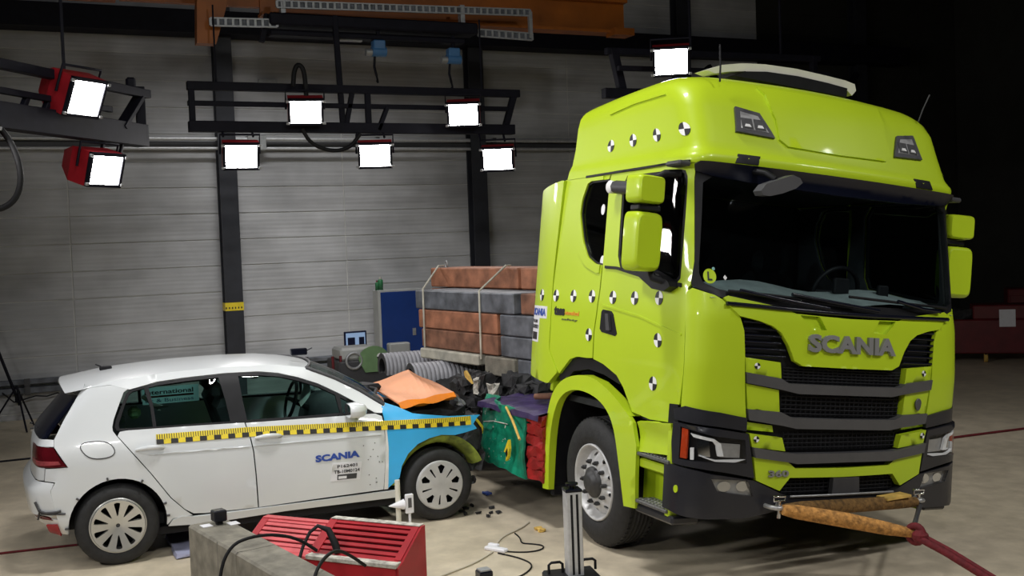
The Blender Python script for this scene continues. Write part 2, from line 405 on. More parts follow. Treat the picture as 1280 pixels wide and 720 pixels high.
def disc_marker(mb, pt, r, sign=1, n=24, proud=.004):
    """two-colour target: pt(u, v, d) gives the surface point; black and white quarters (material 0 white, 1 black)"""
    for k in range(n):
        a0, a1 = 2*PI*k/n, 2*PI*(k+1)/n; q = int(4*k/n)
        mb.mi = 1 if q % 2 == (0 if sign > 0 else 1) else 0
        c, p0, p1 = pt(0, 0, proud), pt(r*math.cos(a0), r*math.sin(a0), proud), pt(r*math.cos(a1), r*math.sin(a1), proud)
        b0, b1 = pt(r*math.cos(a0), r*math.sin(a0), 0), pt(r*math.cos(a1), r*math.sin(a1), 0)
        mb.add([c, p0, p1], [(0, 1, 2)], False); mb.add([p0, b0, b1, p1], [(0, 1, 2, 3)], False)
    mb.mi = 0; return mb
# ================================================================== THE HALL
def struct(name, mb, m, label=None, parent=None):
    o = mb.build(name, m, parent)
    if parent is None: o['kind'] = 'structure'
    if label: o['label'] = label
    return o
WALLX = -10.4; COURSE = .419; Z0 = .0916
struct('floor', MB().box((WALLX-.3, -17, -.25), (15, 13.8, 0)), 'floor', 'beige sealed concrete floor of the crash hall')
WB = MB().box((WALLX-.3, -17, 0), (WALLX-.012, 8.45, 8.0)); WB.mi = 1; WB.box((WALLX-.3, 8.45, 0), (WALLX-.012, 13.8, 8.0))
wall = struct('wall_back', WB, ['joint', 'unlitwall'], 'grey wall of long ribbed concrete planks with pale joints')
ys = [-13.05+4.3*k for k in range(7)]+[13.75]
pan = {}
for j in range(len(ys)-1):
    for i in range(-1, 18):
        z0 = max(0.0, Z0+COURSE*i)+.008; z1 = Z0+COURSE*(i+1)-.008
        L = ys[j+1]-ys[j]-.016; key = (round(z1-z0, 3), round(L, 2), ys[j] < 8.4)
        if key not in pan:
            o = MB().box((-.014, -L/2, 0), (0, L/2, z1-z0), .004).build('wall_panel', 'wall' if ys[j] < 8.4 else 'unlitwall', wall); pan[key] = o  # right bay: same planks coloured near black in place of shade
        else:
            o = pan[key].copy(); COL.objects.link(o); o.parent = wall
        o.location = (WALLX, (ys[j]+ys[j+1])/2, z0)
w2 = struct('wall_right', MB().box((WALLX-.3, 13.8, 0), (15, 14.1, 8.0)), 'unlitwall', 'dark far side wall of the hall behind the truck')
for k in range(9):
    o = MB().box((-1.3, -.06, .02), (1.3, 0, 7.9), .01).build('wall_panel', 'unlitwall', w2); o.location = (WALLX+1.4+2.65*k, 13.8, 0)
struct('ceiling', MB().box((WALLX-.3, -17, 8.0), (15, 14.1, 8.2)), 'unlitwall', 'dark ceiling of the hall')
# steel columns
def column(y, band, label):
    t = thing('steel_column', label, 'column', (WALLX+.14, y, 0), group='wall columns')
    MB().box((.10, -.14, 0), (.125, .14, 7.95)).build('front_flange', 'column', t)
    MB().box((-.125, -.14, 0), (-.10, .14, 7.95)).build('rear_flange', 'column', t)
    MB().box((-.10, -.012, 0), (.10, .012, 7.95)).build('web', 'column', t)
    if band:
        b = MB().box((.125, -.145, 1.47), (.129, .145, 1.60)); b.box((-.12, -.146, 1.47), (.125, -.14, 1.60)); b.build('warning_band', 'yellow', t)
        b = MB()
        for k in range(6): b.box((.129, -.14+.048*k, 1.50), (.1305, -.12+.048*k, 1.53))
        b.build('band_print', 'tapeblack', t)['kind'] = 'stuff'
    return t
column(-2.09, True, 'dark navy steel column with a yellow band on the grey wall')
column(2.23, False, 'dark navy steel column without a band, behind the ballast stack')
column(6.55, False, 'dark steel column rising behind the lamp above the truck roof')
column(10.9, False, 'dark steel column in the unlit corner above the truck roof light bar')
# diagonal wind bracing in the dark bay on the right
for a, b, lab in (((WALLX+.32, 6.9, .5), (WALLX+.32, 10.7, 5.6), 'dark diagonal brace rising to the right on the unlit wall'), ((WALLX+.5, 6.9, 5.6), (WALLX+.5, 10.7, .06), 'dark diagonal brace falling to the right on the unlit wall')):
    tag(MB().bar(a, b, .1, .1).build('diagonal_brace', 'rig'), lab, 'brace', 'wind bracing')
tag(MB().box((WALLX+.02, 6.75, 2.0), (WALLX+.22, 10.7, 2.25)).build('wall_rail', 'rig'), 'dark horizontal rail across the unlit wall at the right', 'rail')
# eaves beam
tag(MB().box((WALLX+.02, -16, 5.80), (WALLX+.5, 12, 6.15), .01).build('eaves_beam', 'rig'), 'black horizontal steel beam along the top of the grey wall', 'beam')
# pipes along the wall, with their clips
def wall_pipe(z, r, label):
    t = thing('wall_pipe', label, 'pipe', (WALLX+.16, 0, z), group='pipes high on the wall')
    MB().cyl((0, -12, 0), (0, 9, 0), r, 12).build('tube', 'pipe', t)
    m = MB()
    for k in range(-5, 5): m.box((-.09, 2.15*k+.4, -r-.015), (r*.6, 2.15*k+.46, r+.015))
    m.build('clip', 'darkgrey', t)['kind'] = 'stuff'
wall_pipe(4.20, .032, 'upper of two thin metal pipes running high along the grey wall')
wall_pipe(4.05, .026, 'lower of two thin metal pipes running high along the grey wall')
tag(MB().box((WALLX+.005, -12, 4.09), (WALLX+.05, 9, 4.17)).build('pipe_backing', 'darkgrey'), 'dark cable tray between the two thin wall pipes', 'tray')
for z, h, lab in ((.58, .07, 'upper dark cable duct low along the grey wall'), (.455, .09, 'lower grey cable duct low along the grey wall')):
    t = thing('cable_duct', lab, 'duct', (WALLX+.12, 0, z), group='cable ducts low on the wall')
    MB().box((-.11, -12, -h/2), (.05, 3.2, h/2), .01).build('duct_body', 'greysteel', t)
    m = MB()
    for k in range(14): m.box((.05, -11.5+1.05*k, -h/2-.02), (.062, -11.42+1.05*k, h/2+.02))
    m.build('joint_strap', 'darkgrey', t)['kind'] = 'stuff'
# ================================================================== PLAN SURFACES (front + rounded corner + side, by height)
class Plan:
    """t = 0 centre of the end face, |t| = 1 start of the corner, 1.3 its end, 3 the far end of the side; t > 0 is the y < 0 side"""
    def __init__(s, tab, crown=None, flip=False, wmod=None): s.tab = np.array(tab); s.crown = crown; s.flip = flip; s.wmod = wmod
    def par(s, z): return [float(np.interp(z, s.tab[:, 0], s.tab[:, k])) for k in range(1, 7)]
    def __call__(s, t, z):
        w, xf, b, r, rx, xr = s.par(z); sg = -1 if t < 0 else 1; a = abs(t); yc = w-r
        if a <= 1: y = a*yc; x = xf-b*a*a
        else:
            cx = xf-b-2*b/yc*r; xs = cx-rx
            if a <= 1.3:
                k = (a-1)/.3; x = (1-k)**2*(xf-b)+2*k*(1-k)*cx+k*k*xs; y = (1-k)**2*yc+2*k*(1-k)*w+k*k*w
            else: x = xs+(xr-xs)*(a-1.3)/1.7; y = w
        if s.wmod: y -= s.wmod(-x if s.flip else x, z)
        zz = z
        if s.crown and z > 2.85: zz = z-(z-2.85)/.75*s.crown(x)
        return (-x if s.flip else x, -sg*y, zz)
    def t_at_y(s, y, z):
        w, xf, b, r, rx, xr = s.par(z); a = abs(y); yc = w-r
        if a <= yc: t = a/yc
        else:
            q = min(1.0, (a-yc)/r); t = 1+.3*(1-math.sqrt(max(0, 1-q)))
        return t if y <= 0 else -t
    def t_at_x(s, x, z):
        if s.flip: x = -x
        w, xf, b, r, rx, xr = s.par(z); yc = w-r; cx = xf-b-2*b/yc*r; xs = cx-rx
        if x <= xs: return 1.3+1.7*(xs-x)/(xs-xr)
        lo, hi = 1.0, 1.3
        for _ in range(40):
            m = (lo+hi)/2; k = (m-1)/.3; xx = (1-k)**2*(xf-b)+2*k*(1-k)*cx+k*k*xs
            if xx > x: lo = m
            else: hi = m
        return lo
    def front(s, u, z): return s(s.t_at_y(u, z), z)          # by y
    def side(s, u, z): return s(s.t_at_x(u, z), z)           # by x, y < 0 side
    def lside(s, u, z): p = s.side(u, z); return (p[0], -p[1], p[2])
def at(surf, a, b, d):
    e = 1e-3; p = Vector(surf(a, b)); n = (Vector(surf(a+e, b))-Vector(surf(a-e, b))).cross(Vector(surf(a, b+e))-Vector(surf(a, b-e))); n.normalize()
    return p+n*d
def sgn_out(surf, a, b, ref):
    """+1 if the surface's cross-product normal points away from ref"""
    e = 1e-3; p = Vector(surf(a, b)); n = (Vector(surf(a+e, b))-Vector(surf(a-e, b))).cross(Vector(surf(a, b+e))-Vector(surf(a, b-e)))
    return 1 if n.dot(p-Vector(ref)) > 0 else -1
def mirror(poly): return [(-a, b) for a, b in poly]
def xz_rot(a, z0): return Matrix.Translation((0, 0, z0)) @ Matrix.Rotation(a, 4, 'X') @ Matrix.Translation((0, 0, -z0))
# ================================================================== THE TRUCK
XC = xz_rot(math.radians(-5.2), .9)       # chassis leans on its deflated side after the impact
XB = xz_rot(math.radians(-6.74), .9)      # the sprung cab leans a little more
CAB = Plan([
[0.90,1.22,1.47,.08,.20,.20,-.75],[1.40,1.235,1.475,.08,.21,.21,-.75],[1.75,1.24,1.455,.08,.23,.24,-.75],[1.93,1.23,1.41,.08,.22,.22,-.76],
[2.74,1.212,1.24,.07,.16,.16,-.70],[2.78,1.207,1.29,.07,.15,.18,-.69],[2.84,1.20,1.29,.07,.15,.18,-.68],[2.90,1.185,1.25,.07,.15,.17,-.66],
[3.05,1.18,1.19,.07,.17,.18,-.63],[3.25,1.18,1.10,.07,.17,.20,-.61],[3.36,1.165,1.03,.07,.20,.23,-.60],[3.43,1.11,.95,.07,.23,.27,-.58],
[3.48,1.01,.85,.08,.28,.30,-.52],[3.515,.86,.69,.08,.28,.32,-.46],[3.535,.62,.48,.08,.25,.30,-.38],[3.545,.35,.2,.05,.2,.2,-.3]],
    crown=lambda x: .085*min(1.2, max(0.0, (.75-x)/1.25))**1.8, wmod=lambda x, z: -.026*min(1.0, max(0.0, (x-.75)/.2))*max(0.0, 1-abs(z-2.81)/.07))
BUM = Plan([[.3,1.25,1.50,.06,.24,.28,-.7],[1.3,1.25,1.50,.06,.24,.28,-.7]])
REF = (0.2, 0, 2.0)
truck = thing('truck', 'lime green high roof truck cab with black bumper and grey grille bars', 'truck')
def cp(name, m, outline, holes=(), off=0.0, thick=.025, surf=None, both=True, xf=XB, step=.08, parent=None, ref=REF, label=None):
    """a body sheet on the near side (t > 0) and its mirror image on the far side"""
    out = []
    surf = surf or CAB
    for s in ((1, -1) if both else (1,)):
        ol = outline if s > 0 else mirror(outline); hs = holes if s > 0 else [mirror(h) for h in holes]
        a = sum(p[0] for p in ol)/len(ol); b = sum(p[1] for p in ol)/len(ol)
        mb = MB(xf); patch(mb, surf, ol, hs, off, thick, step, sign=sgn_out(surf, a, b, ref), walls=m not in GLASSY)
        o = mb.build(name, m, parent or truck); out.append(o)
        if label: o['label'] = label
    return out
# --- roof cap: loft from the gutter lip to the crown
ts = [-3+.1*k for k in range(0, 17)]+[-1.3+.05*k for k in range(0, 7)]+[-1+.1*k for k in range(1, 20)]+[1+.05*k for k in range(0, 7)]+[1.4+.1*k for k in range(0, 17)]
zs = [2.775, 2.79, 2.82, 2.84, 2.855, 2.88, 2.90, 2.95, 3.0, 3.05, 3.1, 3.15, 3.2, 3.25, 3.3, 3.34, 3.38, 3.41, 3.44, 3.465, 3.485, 3.505, 3.52, 3.532, 3.54, 3.545]
m = MB(XB); G = [[CAB(t, z) for t in ts] for z in zs]; m.grid(G)
top = G[-1]; m.add(top, [tuple(range(len(top)))], False)
for i in range(len(zs)-1): m.add([G[i][0], G[i][-1], G[i+1][-1], G[i+1][0]], [(0, 1, 2, 3)], False)
m.build('roof_cap', 'lime', truck)
m = MB(XB); b0 = [(p[0]*.985, p[1]*.985, p[2]-.004) for p in G[0]]; m.add(b0, [tuple(range(len(b0)))], False); m.build('headliner', 'interior', truck)
cp('roof_front_panel', 'lime', [(.62, 3.40), (.552, 3.344), (.534, 3.273), (.503, 3.154), (.506, 3.007), (.439, 2.962), (0, 2.952), (-.439, 2.962), (-.506, 3.007), (-.503, 3.154), (-.534, 3.273), (-.552, 3.344), (-.62, 3.40)], (), .016, .03, both=False, step=.06)
# side bead pressed into the roof flank
cp('roof_side_bead', 'lime', [(2.35, 3.29), (1.9, 3.315), (1.35, 3.32), (1.35, 3.305), (1.9, 3.30), (2.35, 3.275)], (), .012, .02)
# --- body sides
cp('gutter_seal', 'black', [(2.66, 2.785), (2.1, 2.79), (1.19, 2.796), (1.19, 2.782), (2.1, 2.772), (2.66, 2.768)], (), .010, .02, step=.05)
RW = chaikin([(2.585, 2.735), (2.20, 2.735), (2.187, 2.572), (2.215, 2.283), (2.228, 2.059), (2.347, 2.071), (2.476, 2.126), (2.574, 2.252), (2.668, 2.469), (2.66, 2.596)], 1, .12)
cp('rear_side_panel', 'lime', [(3.0, 2.772), (2.27, 2.772), (2.262, 1.95), (2.268, 1.85), (2.296, 1.675), (2.328, 1.535), (2.332, 1.335), (2.42, 1.328), (2.56, 1.326), (2.667, 1.295), (2.826, 1.162), (2.845, 1.175), (3.0, 1.34)], [RW], 0, .03)
cp('window_surround', 'lime', chaikin([(2.72, 2.76), (2.27, 2.765), (2.27, 2.0), (2.33, 2.0), (2.52, 2.055), (2.661, 2.178), (2.766, 2.371), (2.785, 2.564)], 1, .2), [RW], .011, .02)
cp('rear_side_window', 'sideglass', RW, (), -.012, .006)
DW = chaikin([(2.05, 2.74), (1.54, 2.74), (1.215, 2.735), (1.19, 2.679), (1.202, 2.518), (1.23, 2.2), (1.251, 1.945), (1.442, 1.950), (1.695, 1.994), (2.039, 2.048)], 1, .12)
cp('door', 'lime', [(2.255, 2.772), (1.14, 2.772), (1.135, 2.66), (1.15, 2.1), (1.178, 1.935), (1.196, 1.913), (1.213, 1.611), (1.225, 1.31), (1.242, 1.127), (1.262, 1.10), (1.334, .985), (1.553, .972), (1.772, .995), (1.896, 1.158), (1.99, 1.238), (2.176, 1.303), (2.318, 1.329), (2.314, 1.535), (2.282, 1.675), (2.254, 1.85), (2.248, 1.95)], [DW], 0, .03)
cp('door_window', 'sideglass', DW, (), -.012, .006)
# black rubber around the door glass
def ring(poly, d):
    cx = sum(p[0] for p in poly)/len(poly); cy = sum(p[1] for p in poly)/len(poly)
    return [(p[0]+(cx-p[0])*d/max(.05, abs(p[0]-cx)+abs(p[1]-cy)), p[1]+(cy-p[1])*d/max(.05, abs(p[0]-cx)+abs(p[1]-cy))) for p in poly]
cp('window_seal', 'black', DW, [ring(DW, .035)], -.004, .02)
cp('window_seal', 'black', RW, [ring(RW, .02)], -.004, .02)
cp('waist_strip', 'black', [(2.20, 2.058), (2.04, 2.052), (1.695, 1.998), (1.442, 1.954), (1.24, 1.945), (1.24, 1.915), (1.442, 1.932), (1.695, 1.974), (2.04, 2.03), (2.20, 2.036)], (), .012, .02)
# door crease
cp('door_crease', 'lime', [(2.2, 1.76), (1.7, 1.70), (1.24, 1.60), (1.24, 1.585), (1.7, 1.685), (2.2, 1.745)], (), .006, .015)
# dark body shell behind the seams
for s in (1, -1):
    mb = MB(XB); ol = [(2.98, 2.76), (1.16, 2.76), (1.17, 1.95), (1.23, 1.9), (1.25, 1.10), (1.35, 1.0), (1.77, 1.01), (1.9, 1.17), (2.18, 1.32), (2.56, 1.34), (2.83, 1.18), (2.98, 1.35)]
    hs = [RW, DW]
    if s < 0: ol = mirror(ol); hs = [mirror(h) for h in hs]
    patch(mb, CAB, ol, hs, -.032, .02, .1, sign=sgn_out(CAB, s*2, 1.8, REF)); mb.build('inner_shell', 'darkgrey', truck)
# corner deflector panels
cp('corner_panel', 'lime', [(1.202, 1.888), (1.165, 1.915), (1.041, 1.877), (.935, 1.801), (.879, 1.733), (.847, 1.651), (.828, 1.471), (.827, 1.423), (.807, 1.183), (.79, 1.055), (.95, 1.07), (1.226, 1.105), (1.219, 1.31), (1.208, 1.611)], (), .004, .03, step=.05)
# black piece under the door's front corner
cp('door_corner_trim', 'black', [(1.33, 1.115), (1.25, 1.12), (1.245, 1.0), (1.25, .93), (1.34, .96)], (), .004, .04)
# rear cab wall
m = MB(XB); m.box((-.76, -1.2, 1.0), (-.72, 1.2, 2.78), .01); m.build('cab_rear_wall', 'lime', truck)
m = MB(XB); m.box((-.72, -1.15, .95), (1.2, 1.15, 1.0)); m.build('cab_floor', 'interior', truck)
# --- windscreen and its frame
WS = [(0, 1.875), (.5, 1.88), (1.0, 1.91), (1.10, 1.955), (1.126, 2.026), (1.093, 2.383), (1.066, 2.69), (.6, 2.70), (0, 2.70)]
WS = WS+[(-a, b) for a, b in WS[::-1] if a > 0]
WS = chaikin(WS, 1, .15)
FR = [(0, 1.765), (.5, 1.785), (1.0, 1.86), (1.16, 1.925), (1.172, 1.95), (1.148, 2.1), (1.131, 2.66), (1.14, 2.775), (0, 2.775)]
FR = FR+[(-a, b) for a, b in FR[::-1] if a > 0]
def one(name, mt, ol, holes=(), off=0, thick=.02, surf=None, xf=XB, step=.07, parent=None):
    surf = surf or CAB; a = sum(p[0] for p in ol)/len(ol); b = sum(p[1] for p in ol)/len(ol)
    mb = MB(xf); patch(mb, surf, ol, holes, off, thick, step, sign=sgn_out(surf, a, b, REF), walls=mt not in GLASSY); return mb.build(name, mt, parent or truck)
one('windscreen_frame', 'black', FR, [WS], .004, .04)
ws = one('windscreen', 'truckglass', WS, (), -.006, .006)
V = [(1.10, 2.79), (1.145, 2.775), (1.126, 2.72), (1.0, 2.69), (.6, 2.665), (0, 2.655), (-.6, 2.665), (-1.0, 2.69), (-1.126, 2.72), (-1.145, 2.775), (-1.10, 2.79)]
one('sun_visor', 'blackgloss', V, (), .022, .02)
for s in (1, -1): one('visor_clip', 'black', [(s*.84, 2.86), (s*.67, 2.86), (s*.67, 2.80), (s*.84, 2.80)], (), .008, .03)
# stickers low on the windscreen
def disc(surf, a, b, ra, rb, n=24): return [(a+ra*math.cos(2*PI*k/n), b+rb*math.sin(2*PI*k/n)) for k in range(n)]
w, xf_, b_, r_, rx_, xr_ = CAB.par(2.0)
st = one('round_sticker', 'lime', disc(CAB, 1.062, 2.003, .036, .05), (), .002, .004, parent=ws); st['label'] = 'round lime sticker with a black letter L'
sg = sgn_out(CAB, 1.062, 2.0, REF)
m = MB(XB); lettering(m, 'L', lambda u, v, d: at(CAB, 1.062+.012-.026*u, 2.003-.03+.06*v, sg*(.003+.002*d)), .03); m.build('sticker_letter', 'markblack', ws)
one('small_sticker', 'signteal', disc(CAB, 1.038, 2.055, .008, .011, 12), (), .002, .003, parent=ws)
one('small_sticker', 'markwhite', [(.985, 2.0), (.972, 2.018), (.957, 2.0), (.972, 1.982)], (), .002, .003, parent=ws)
# wipers
def onfront(y, z, d, surf=CAB): return at(surf.front, y, z, d*sgn_out(surf.front, y, z, REF))
for pts in ([(-.98, 1.935), (-.6, 1.925), (-.2, 1.905), (.05, 1.89)], [(.0, 1.96), (.3, 1.95), (.7, 1.94), (1.0, 1.935)]):
    m = MB(XB); m.tube([onfront(y, z-.03, .03) for y, z in pts], .011, 6); m.build('wiper_blade', 'black', truck)
for pts in ([(.25, 1.84), (-.1, 1.87), (-.5, 1.91)], [(.9, 1.87), (.7, 1.88), (.45, 1.92)], [(-.2, 1.83), (-.5, 1.86), (-.9, 1.91)]):
    m = MB(XB); m.tube([onfront(y, z, .045) for y, z in pts], .014, 6); m.build('wiper_arm', 'blackgloss', truck)
m = MB(XB); m.tube([onfront(y, 1.80+.02*abs(y), .03) for y in (-1.0, -.6, -.2, .2, .6, 1.0)], .016, 6); m.build('cowl_edge', 'blackgloss', truck)
# --- bonnet lid with maker's name
LID = [(-1.01, 1.862), (-.98, 1.875), (-.56, 1.818), (-.46, 1.785), (-.26, 1.78), (0, 1.774), (.26, 1.78), (.46, 1.785), (.56, 1.818), (.98, 1.875), (1.01, 1.862), (.95, 1.785), (.9, 1.747), (.76, 1.724), (.65, 1.694), (.58, 1.65), (.52, 1.568), (.47, 1.464), (.40, 1.432), (0, 1.43), (-.40, 1.432), (-.47, 1.464), (-.52, 1.568), (-.58, 1.65), (-.65, 1.694), (-.76, 1.724), (-.9, 1.747), (-.95, 1.785)]
RC = [[(s*.43, 1.778), (s*.27, 1.776), (s*.21, 1.69), (s*.33, 1.685)] for s in (-1, 1)]
one('bonnet_lid', 'lime', LID, RC, .02, .04, CAB.front, step=.05)
for q in RC: one('lid_recess', 'lime', q, (), -.012, .01, CAB.front, step=.05)
m = MB(XB); lettering(m, 'SCANIA', lambda u, v, d: onfront(-.37+.78*u, 1.532+.125*v, .022+.022*d), .045); m.build('name_lettering', 'letter', truck)
# --- grille
one('grille_backing', 'black', [(-.86, 1.76), (-.84, 1.03), (.84, 1.03), (.86, 1.76), (.6, 1.70), (0, 1.6), (-.6, 1.70)], (), -.05, .03, CAB.front)
for s in (-1, 1):
    for k in range(6):
        z = 1.715-.045*k; y1 = .60 if k < 2 else .57 if k < 4 else .53
        m = MB(XB); m.grid([[onfront(s*(y1+(.865-y1)*q/4), z+dz, dd) for q in range(5)] for dz, dd in ((0, -.02), (.006, .0), (-.006, .004), (-.012, -.02))]); m.build('grille_slat', 'blackgloss', truck)
m = MB(XB)
for (z0, z1) in ((1.315, 1.425), (1.085, 1.235)):
    n = 26
    for k in range(n):
        y = -.53+1.06*k/(n-1); m.tube([onfront(y, z0, -.03), onfront(y, z1, -.03)], .006, 4)
    for k in range(5):
        z = z0+(z1-z0)*(k+.5)/5; m.tube([onfront(-.53+1.06*q/10, z, -.026) for q in range(11)], .006, 4)
m.build('grille_mesh', 'black', truck)['kind'] = 'stuff'
for s in (1, -1):
    sq = lambda L: [(s*a, b) for a, b in L]
    one('grille_block', 'lime', sq([(-.843, 1.472), (-.57, 1.449), (-.555, 1.33), (-.832, 1.36)]), (), .002, .05, CAB.front, step=.05)
    one('grille_block', 'lime', sq([(-.825, 1.295), (-.57, 1.26), (-.55, 1.10), (-.73, 1.125), (-.80, 1.115)]), (), .002, .05, CAB.front, step=.05)
def barpoly(L): return L+[(-a, b) for a, b in L[::-1] if a != 0]
def grille_bar(T, B, surf, xf):
    top = T+[(-a, b) for a, b in T[::-1] if a != 0]; bot = B+[(-a, b) for a, b in B[::-1] if a != 0]
    ol = top+bot[::-1]
    o = one('grille_bar', 'greybar', ol, (), .022, .06, surf.front, xf, step=.04); return o
grille_bar([(-.836, 1.373), (-.57, 1.342), (-.50, 1.309), (0, 1.307)], [(-.826, 1.30), (-.55, 1.264), (-.42, 1.241), (0, 1.242)], CAB, XB)
grille_bar([(-.806, 1.124), (-.55, 1.112), (-.46, 1.076), (0, 1.074)], [(-.792, 1.05), (-.52, 1.018), (-.42, 1.001), (0, 1.002)], CAB, XB)
for s in (-1, 1):
    m = MB(XB); disc_marker(m, lambda u, v, d: onfront(s*.752+u, 1.418+v, .004+d), .021, 1); m.build('target_marker', ['markwhite', 'markblack'], truck)
m = MB(XB); m.add([onfront(.70+.028*math.cos(a)*(1 if math.sin(a) > 0 else .85), 1.19+.04*math.sin(a), .02) for a in [2*PI*k/20 for k in range(20)]], [tuple(range(20))], False)
m.tube([onfront(.70+.028*math.cos(a)*(1 if math.sin(a) > 0 else .85), 1.19+.04*math.sin(a), .016) for a in [2*PI*k/20 for k in range(20)]], .006, 6, closed=True); m.build('shield_emblem', 'greybar', truck)
# --- roof lamps
for s in (1, -1):
    L = [(s*a, b) for a, b in [(.822, 3.213), (.634, 3.184), (.546, 3.009), (.85, 3.024)]]
    h = one('roof_lamp', 'darkgrey', L, (), .02, .05, step=.05); 
    c = (sum(p[0] for p in L)/4, sum(p[1] for p in L)/4); inn = [(c[0]+(a-c[0])*.72, c[1]+(b-c[1])*.66) for a, b in L]
    one('lamp_reflector', 'steel', inn, (), .021, .01, step=.03, parent=h)
    for k in range(2):
        cc = (c[0]+s*(.045-.10*k), c[1]-.02); one('lamp_chamber', 'hub', [(cc[0]-.042, cc[1]-.035), (cc[0]+.042, cc[1]-.035), (cc[0]+.042, cc[1]+.04), (cc[0]-.042, cc[1]+.04)], (), .026, .008, step=.03, parent=h)
        one('lamp_bulb', 'whitepart', [(cc[0]-.026, cc[1]-.024), (cc[0]+.026, cc[1]-.024), (cc[0]+.016, cc[1]-.004), (cc[0]-.016, cc[1]-.004)], (), .029, .004, step=.03, parent=h)
# --- antennas and roof light bar
m = MB(XB); m.tube([(1.02, -.93, 3.39), (1.0, -.92, 3.50), (.99, -.93, 3.66)], .007, 6); m.build('antenna', 'black', truck)
m = MB(XB); m.tube([(.98, .98, 3.36), (1.0, 1.0, 3.46), (1.04, 1.02, 3.57)], .006, 6); m.build('antenna', 'darkgrey', truck)
lb = [(-.74, 3.54), (-.60, 3.60), (-.42, 3.64), (-.2, 3.665), (.1, 3.675), (.4, 3.665), (.60, 3.655), (.69, 3.64), (.71, 3.59), (.67, 3.545), (.60, 3.588), (.4, 3.60), (.1, 3.61), (-.2, 3.60), (-.40, 3.582), (-.55, 3.555), (-.66, 3.525)]
m = MB(XB); m.prism(lb, lambda u, v, d: (d, u, v+.035), .40, .56); m.build('roof_light_bar', 'cream', truck)
m = MB(XB); m.prism([(-.5, 3.53), (-.38, 3.58), (-.2, 3.605), (.1, 3.615), (.4, 3.605), (.60, 3.59), (.60, 3.52)], lambda u, v, d: (d, u, v+.035), .34, .58); m.build('light_bar_lamps', 'black', truck)
# --- front view mirror under the visor
m = MB(XB)
m.prism([(-.84, 2.60), (-.80, 2.65), (-.70, 2.69), (-.56, 2.735), (-.50, 2.72), (-.475, 2.69), (-.53, 2.645), (-.64, 2.60), (-.76, 2.572), (-.82, 2.572)], lambda u, v, d: (d, u-.02*(1 if u > -.66 else 0), v), 1.37, 1.46); m.build('front_mirror', 'greybar', truck)
m = MB(XB); m.tube([(1.24, -.75, 2.76), (1.34, -.72, 2.74), (1.40, -.68, 2.70)], .022, 8); m.build('mirror_arm', 'black', truck)
# --- door mirrors
def rbox(mb, c, h, bev, tilt=0.0, taper=0.0):
    t = MB().box((-h[0], -h[1], -h[2]), (h[0], h[1], h[2]), bev); out = []
    for p in t.v:
        x, y, z = p; q = 1+taper*z/h[2]; x, y = x*q, y*q
        out.append((c[0]+x*math.cos(tilt)-y*math.sin(tilt), c[1]+x*math.sin(tilt)+y*math.cos(tilt), c[2]+z))
    mb.add(out, t.f, False)
for s in (-1, 1):
    tl = -.16*s
    for (zc, hz, nm) in ((2.572, .098, 'wide_angle_mirror'), (2.212, .205, 'door_mirror')):
        m = MB(XB); prof = []
        # rounded housing: superellipse sections stacked in depth (front bulge to glass side)
        secs = [(.125, .86), (.115, .94), (.09, .985), (.05, 1.0), (-.02, 1.0)]
        N = 28; rings = []
        for dx, k in secs:
            ring_ = []
            for i in range(N):
                a = 2*PI*i/N; ca, sa = math.cos(a), math.sin(a); q = 6.5
                yy = .12*k*math.copysign(abs(ca)**(2/q), ca); zz = hz*k*math.copysign(abs(sa)**(2/q), sa)
                x0, y0 = dx-.04, yy; ring_.append((.98+x0*math.cos(tl)-y0*math.sin(tl), s*1.455+x0*math.sin(tl)+y0*math.cos(tl), zc+zz))
            rings.append(ring_)
        m.grid([r+[r[0]] for r in rings]); m.add(rings[0], [tuple(range(N))], False); h = m.build(nm, 'lime', truck)
        m = MB(XB); m.add(rings[-1], [tuple(range(N))], False); m.build('mirror_glass', 'chrome', h)
    m = MB(XB)
    m.tube([(1.02, s*1.20, 2.71), (.98, s*1.30, 2.70), (.93, s*1.37, 2.66), (.93, s*1.37, 2.45), (.93, s*1.37, 2.10), (.97, s*1.34, 1.97), (1.08, s*1.23, 1.93)], .028, 8)
    m.box((.90, s*1.34, 2.425), (1.02, s*1.52, 2.465), .008); m.build('mirror_arm', 'black', truck)
    m = MB(XB); m.prism([(.66, 2.0), (.72, 2.035), (.85, 2.03), (1.0, 1.99), (1.1, 1.95), (1.13, 1.915), (1.05, 1.88), (.9, 1.895)], lambda u, v, d: (u, d, v), s*1.225, s*1.30); m.build('mirror_foot', 'black', truck)
    m = MB(XB); rbox(m, (1.07, s*1.26, 2.765), (.09, .05, .018), .012); m.build('mirror_cap', 'darkgrey', truck)
# side camera / kerb sensor above the near rear window
m = MB(XB); m.lathe([(.0, -.03), (.04, -.03), (.05, -.02), (.048, .02), (.0, .03)], 16, 'Y', (.20, -1.28, 2.655)); m.build('side_sensor', 'whitepart', truck)
m = MB(XB); m.tube([(.24, -1.27, 2.655), (.34, -1.26, 2.645), (.42, -1.24, 2.64)], .05, 8); m.build('sensor_arm', 'darkgrey', truck)
for (t, z, rr) in ((2.335, 2.50, .035), (2.275, 2.09, .04)): one('window_sticker', 'sticker', disc(CAB, t, z, rr*.8, rr*1.2), (), -.008, .003, step=.04)
# --- door handle
cp('handle_recess', 'black', chaikin([(2.212, 1.721), (2.055, 1.711), (1.989, 1.524), (2.237, 1.549)], 1, .12), (), .004, .03, step=.05)
cp('door_handle', 'darkgrey', [(2.135, 1.69), (2.095, 1.69), (2.07, 1.565), (2.12, 1.565)], (), .022, .03, step=.05)
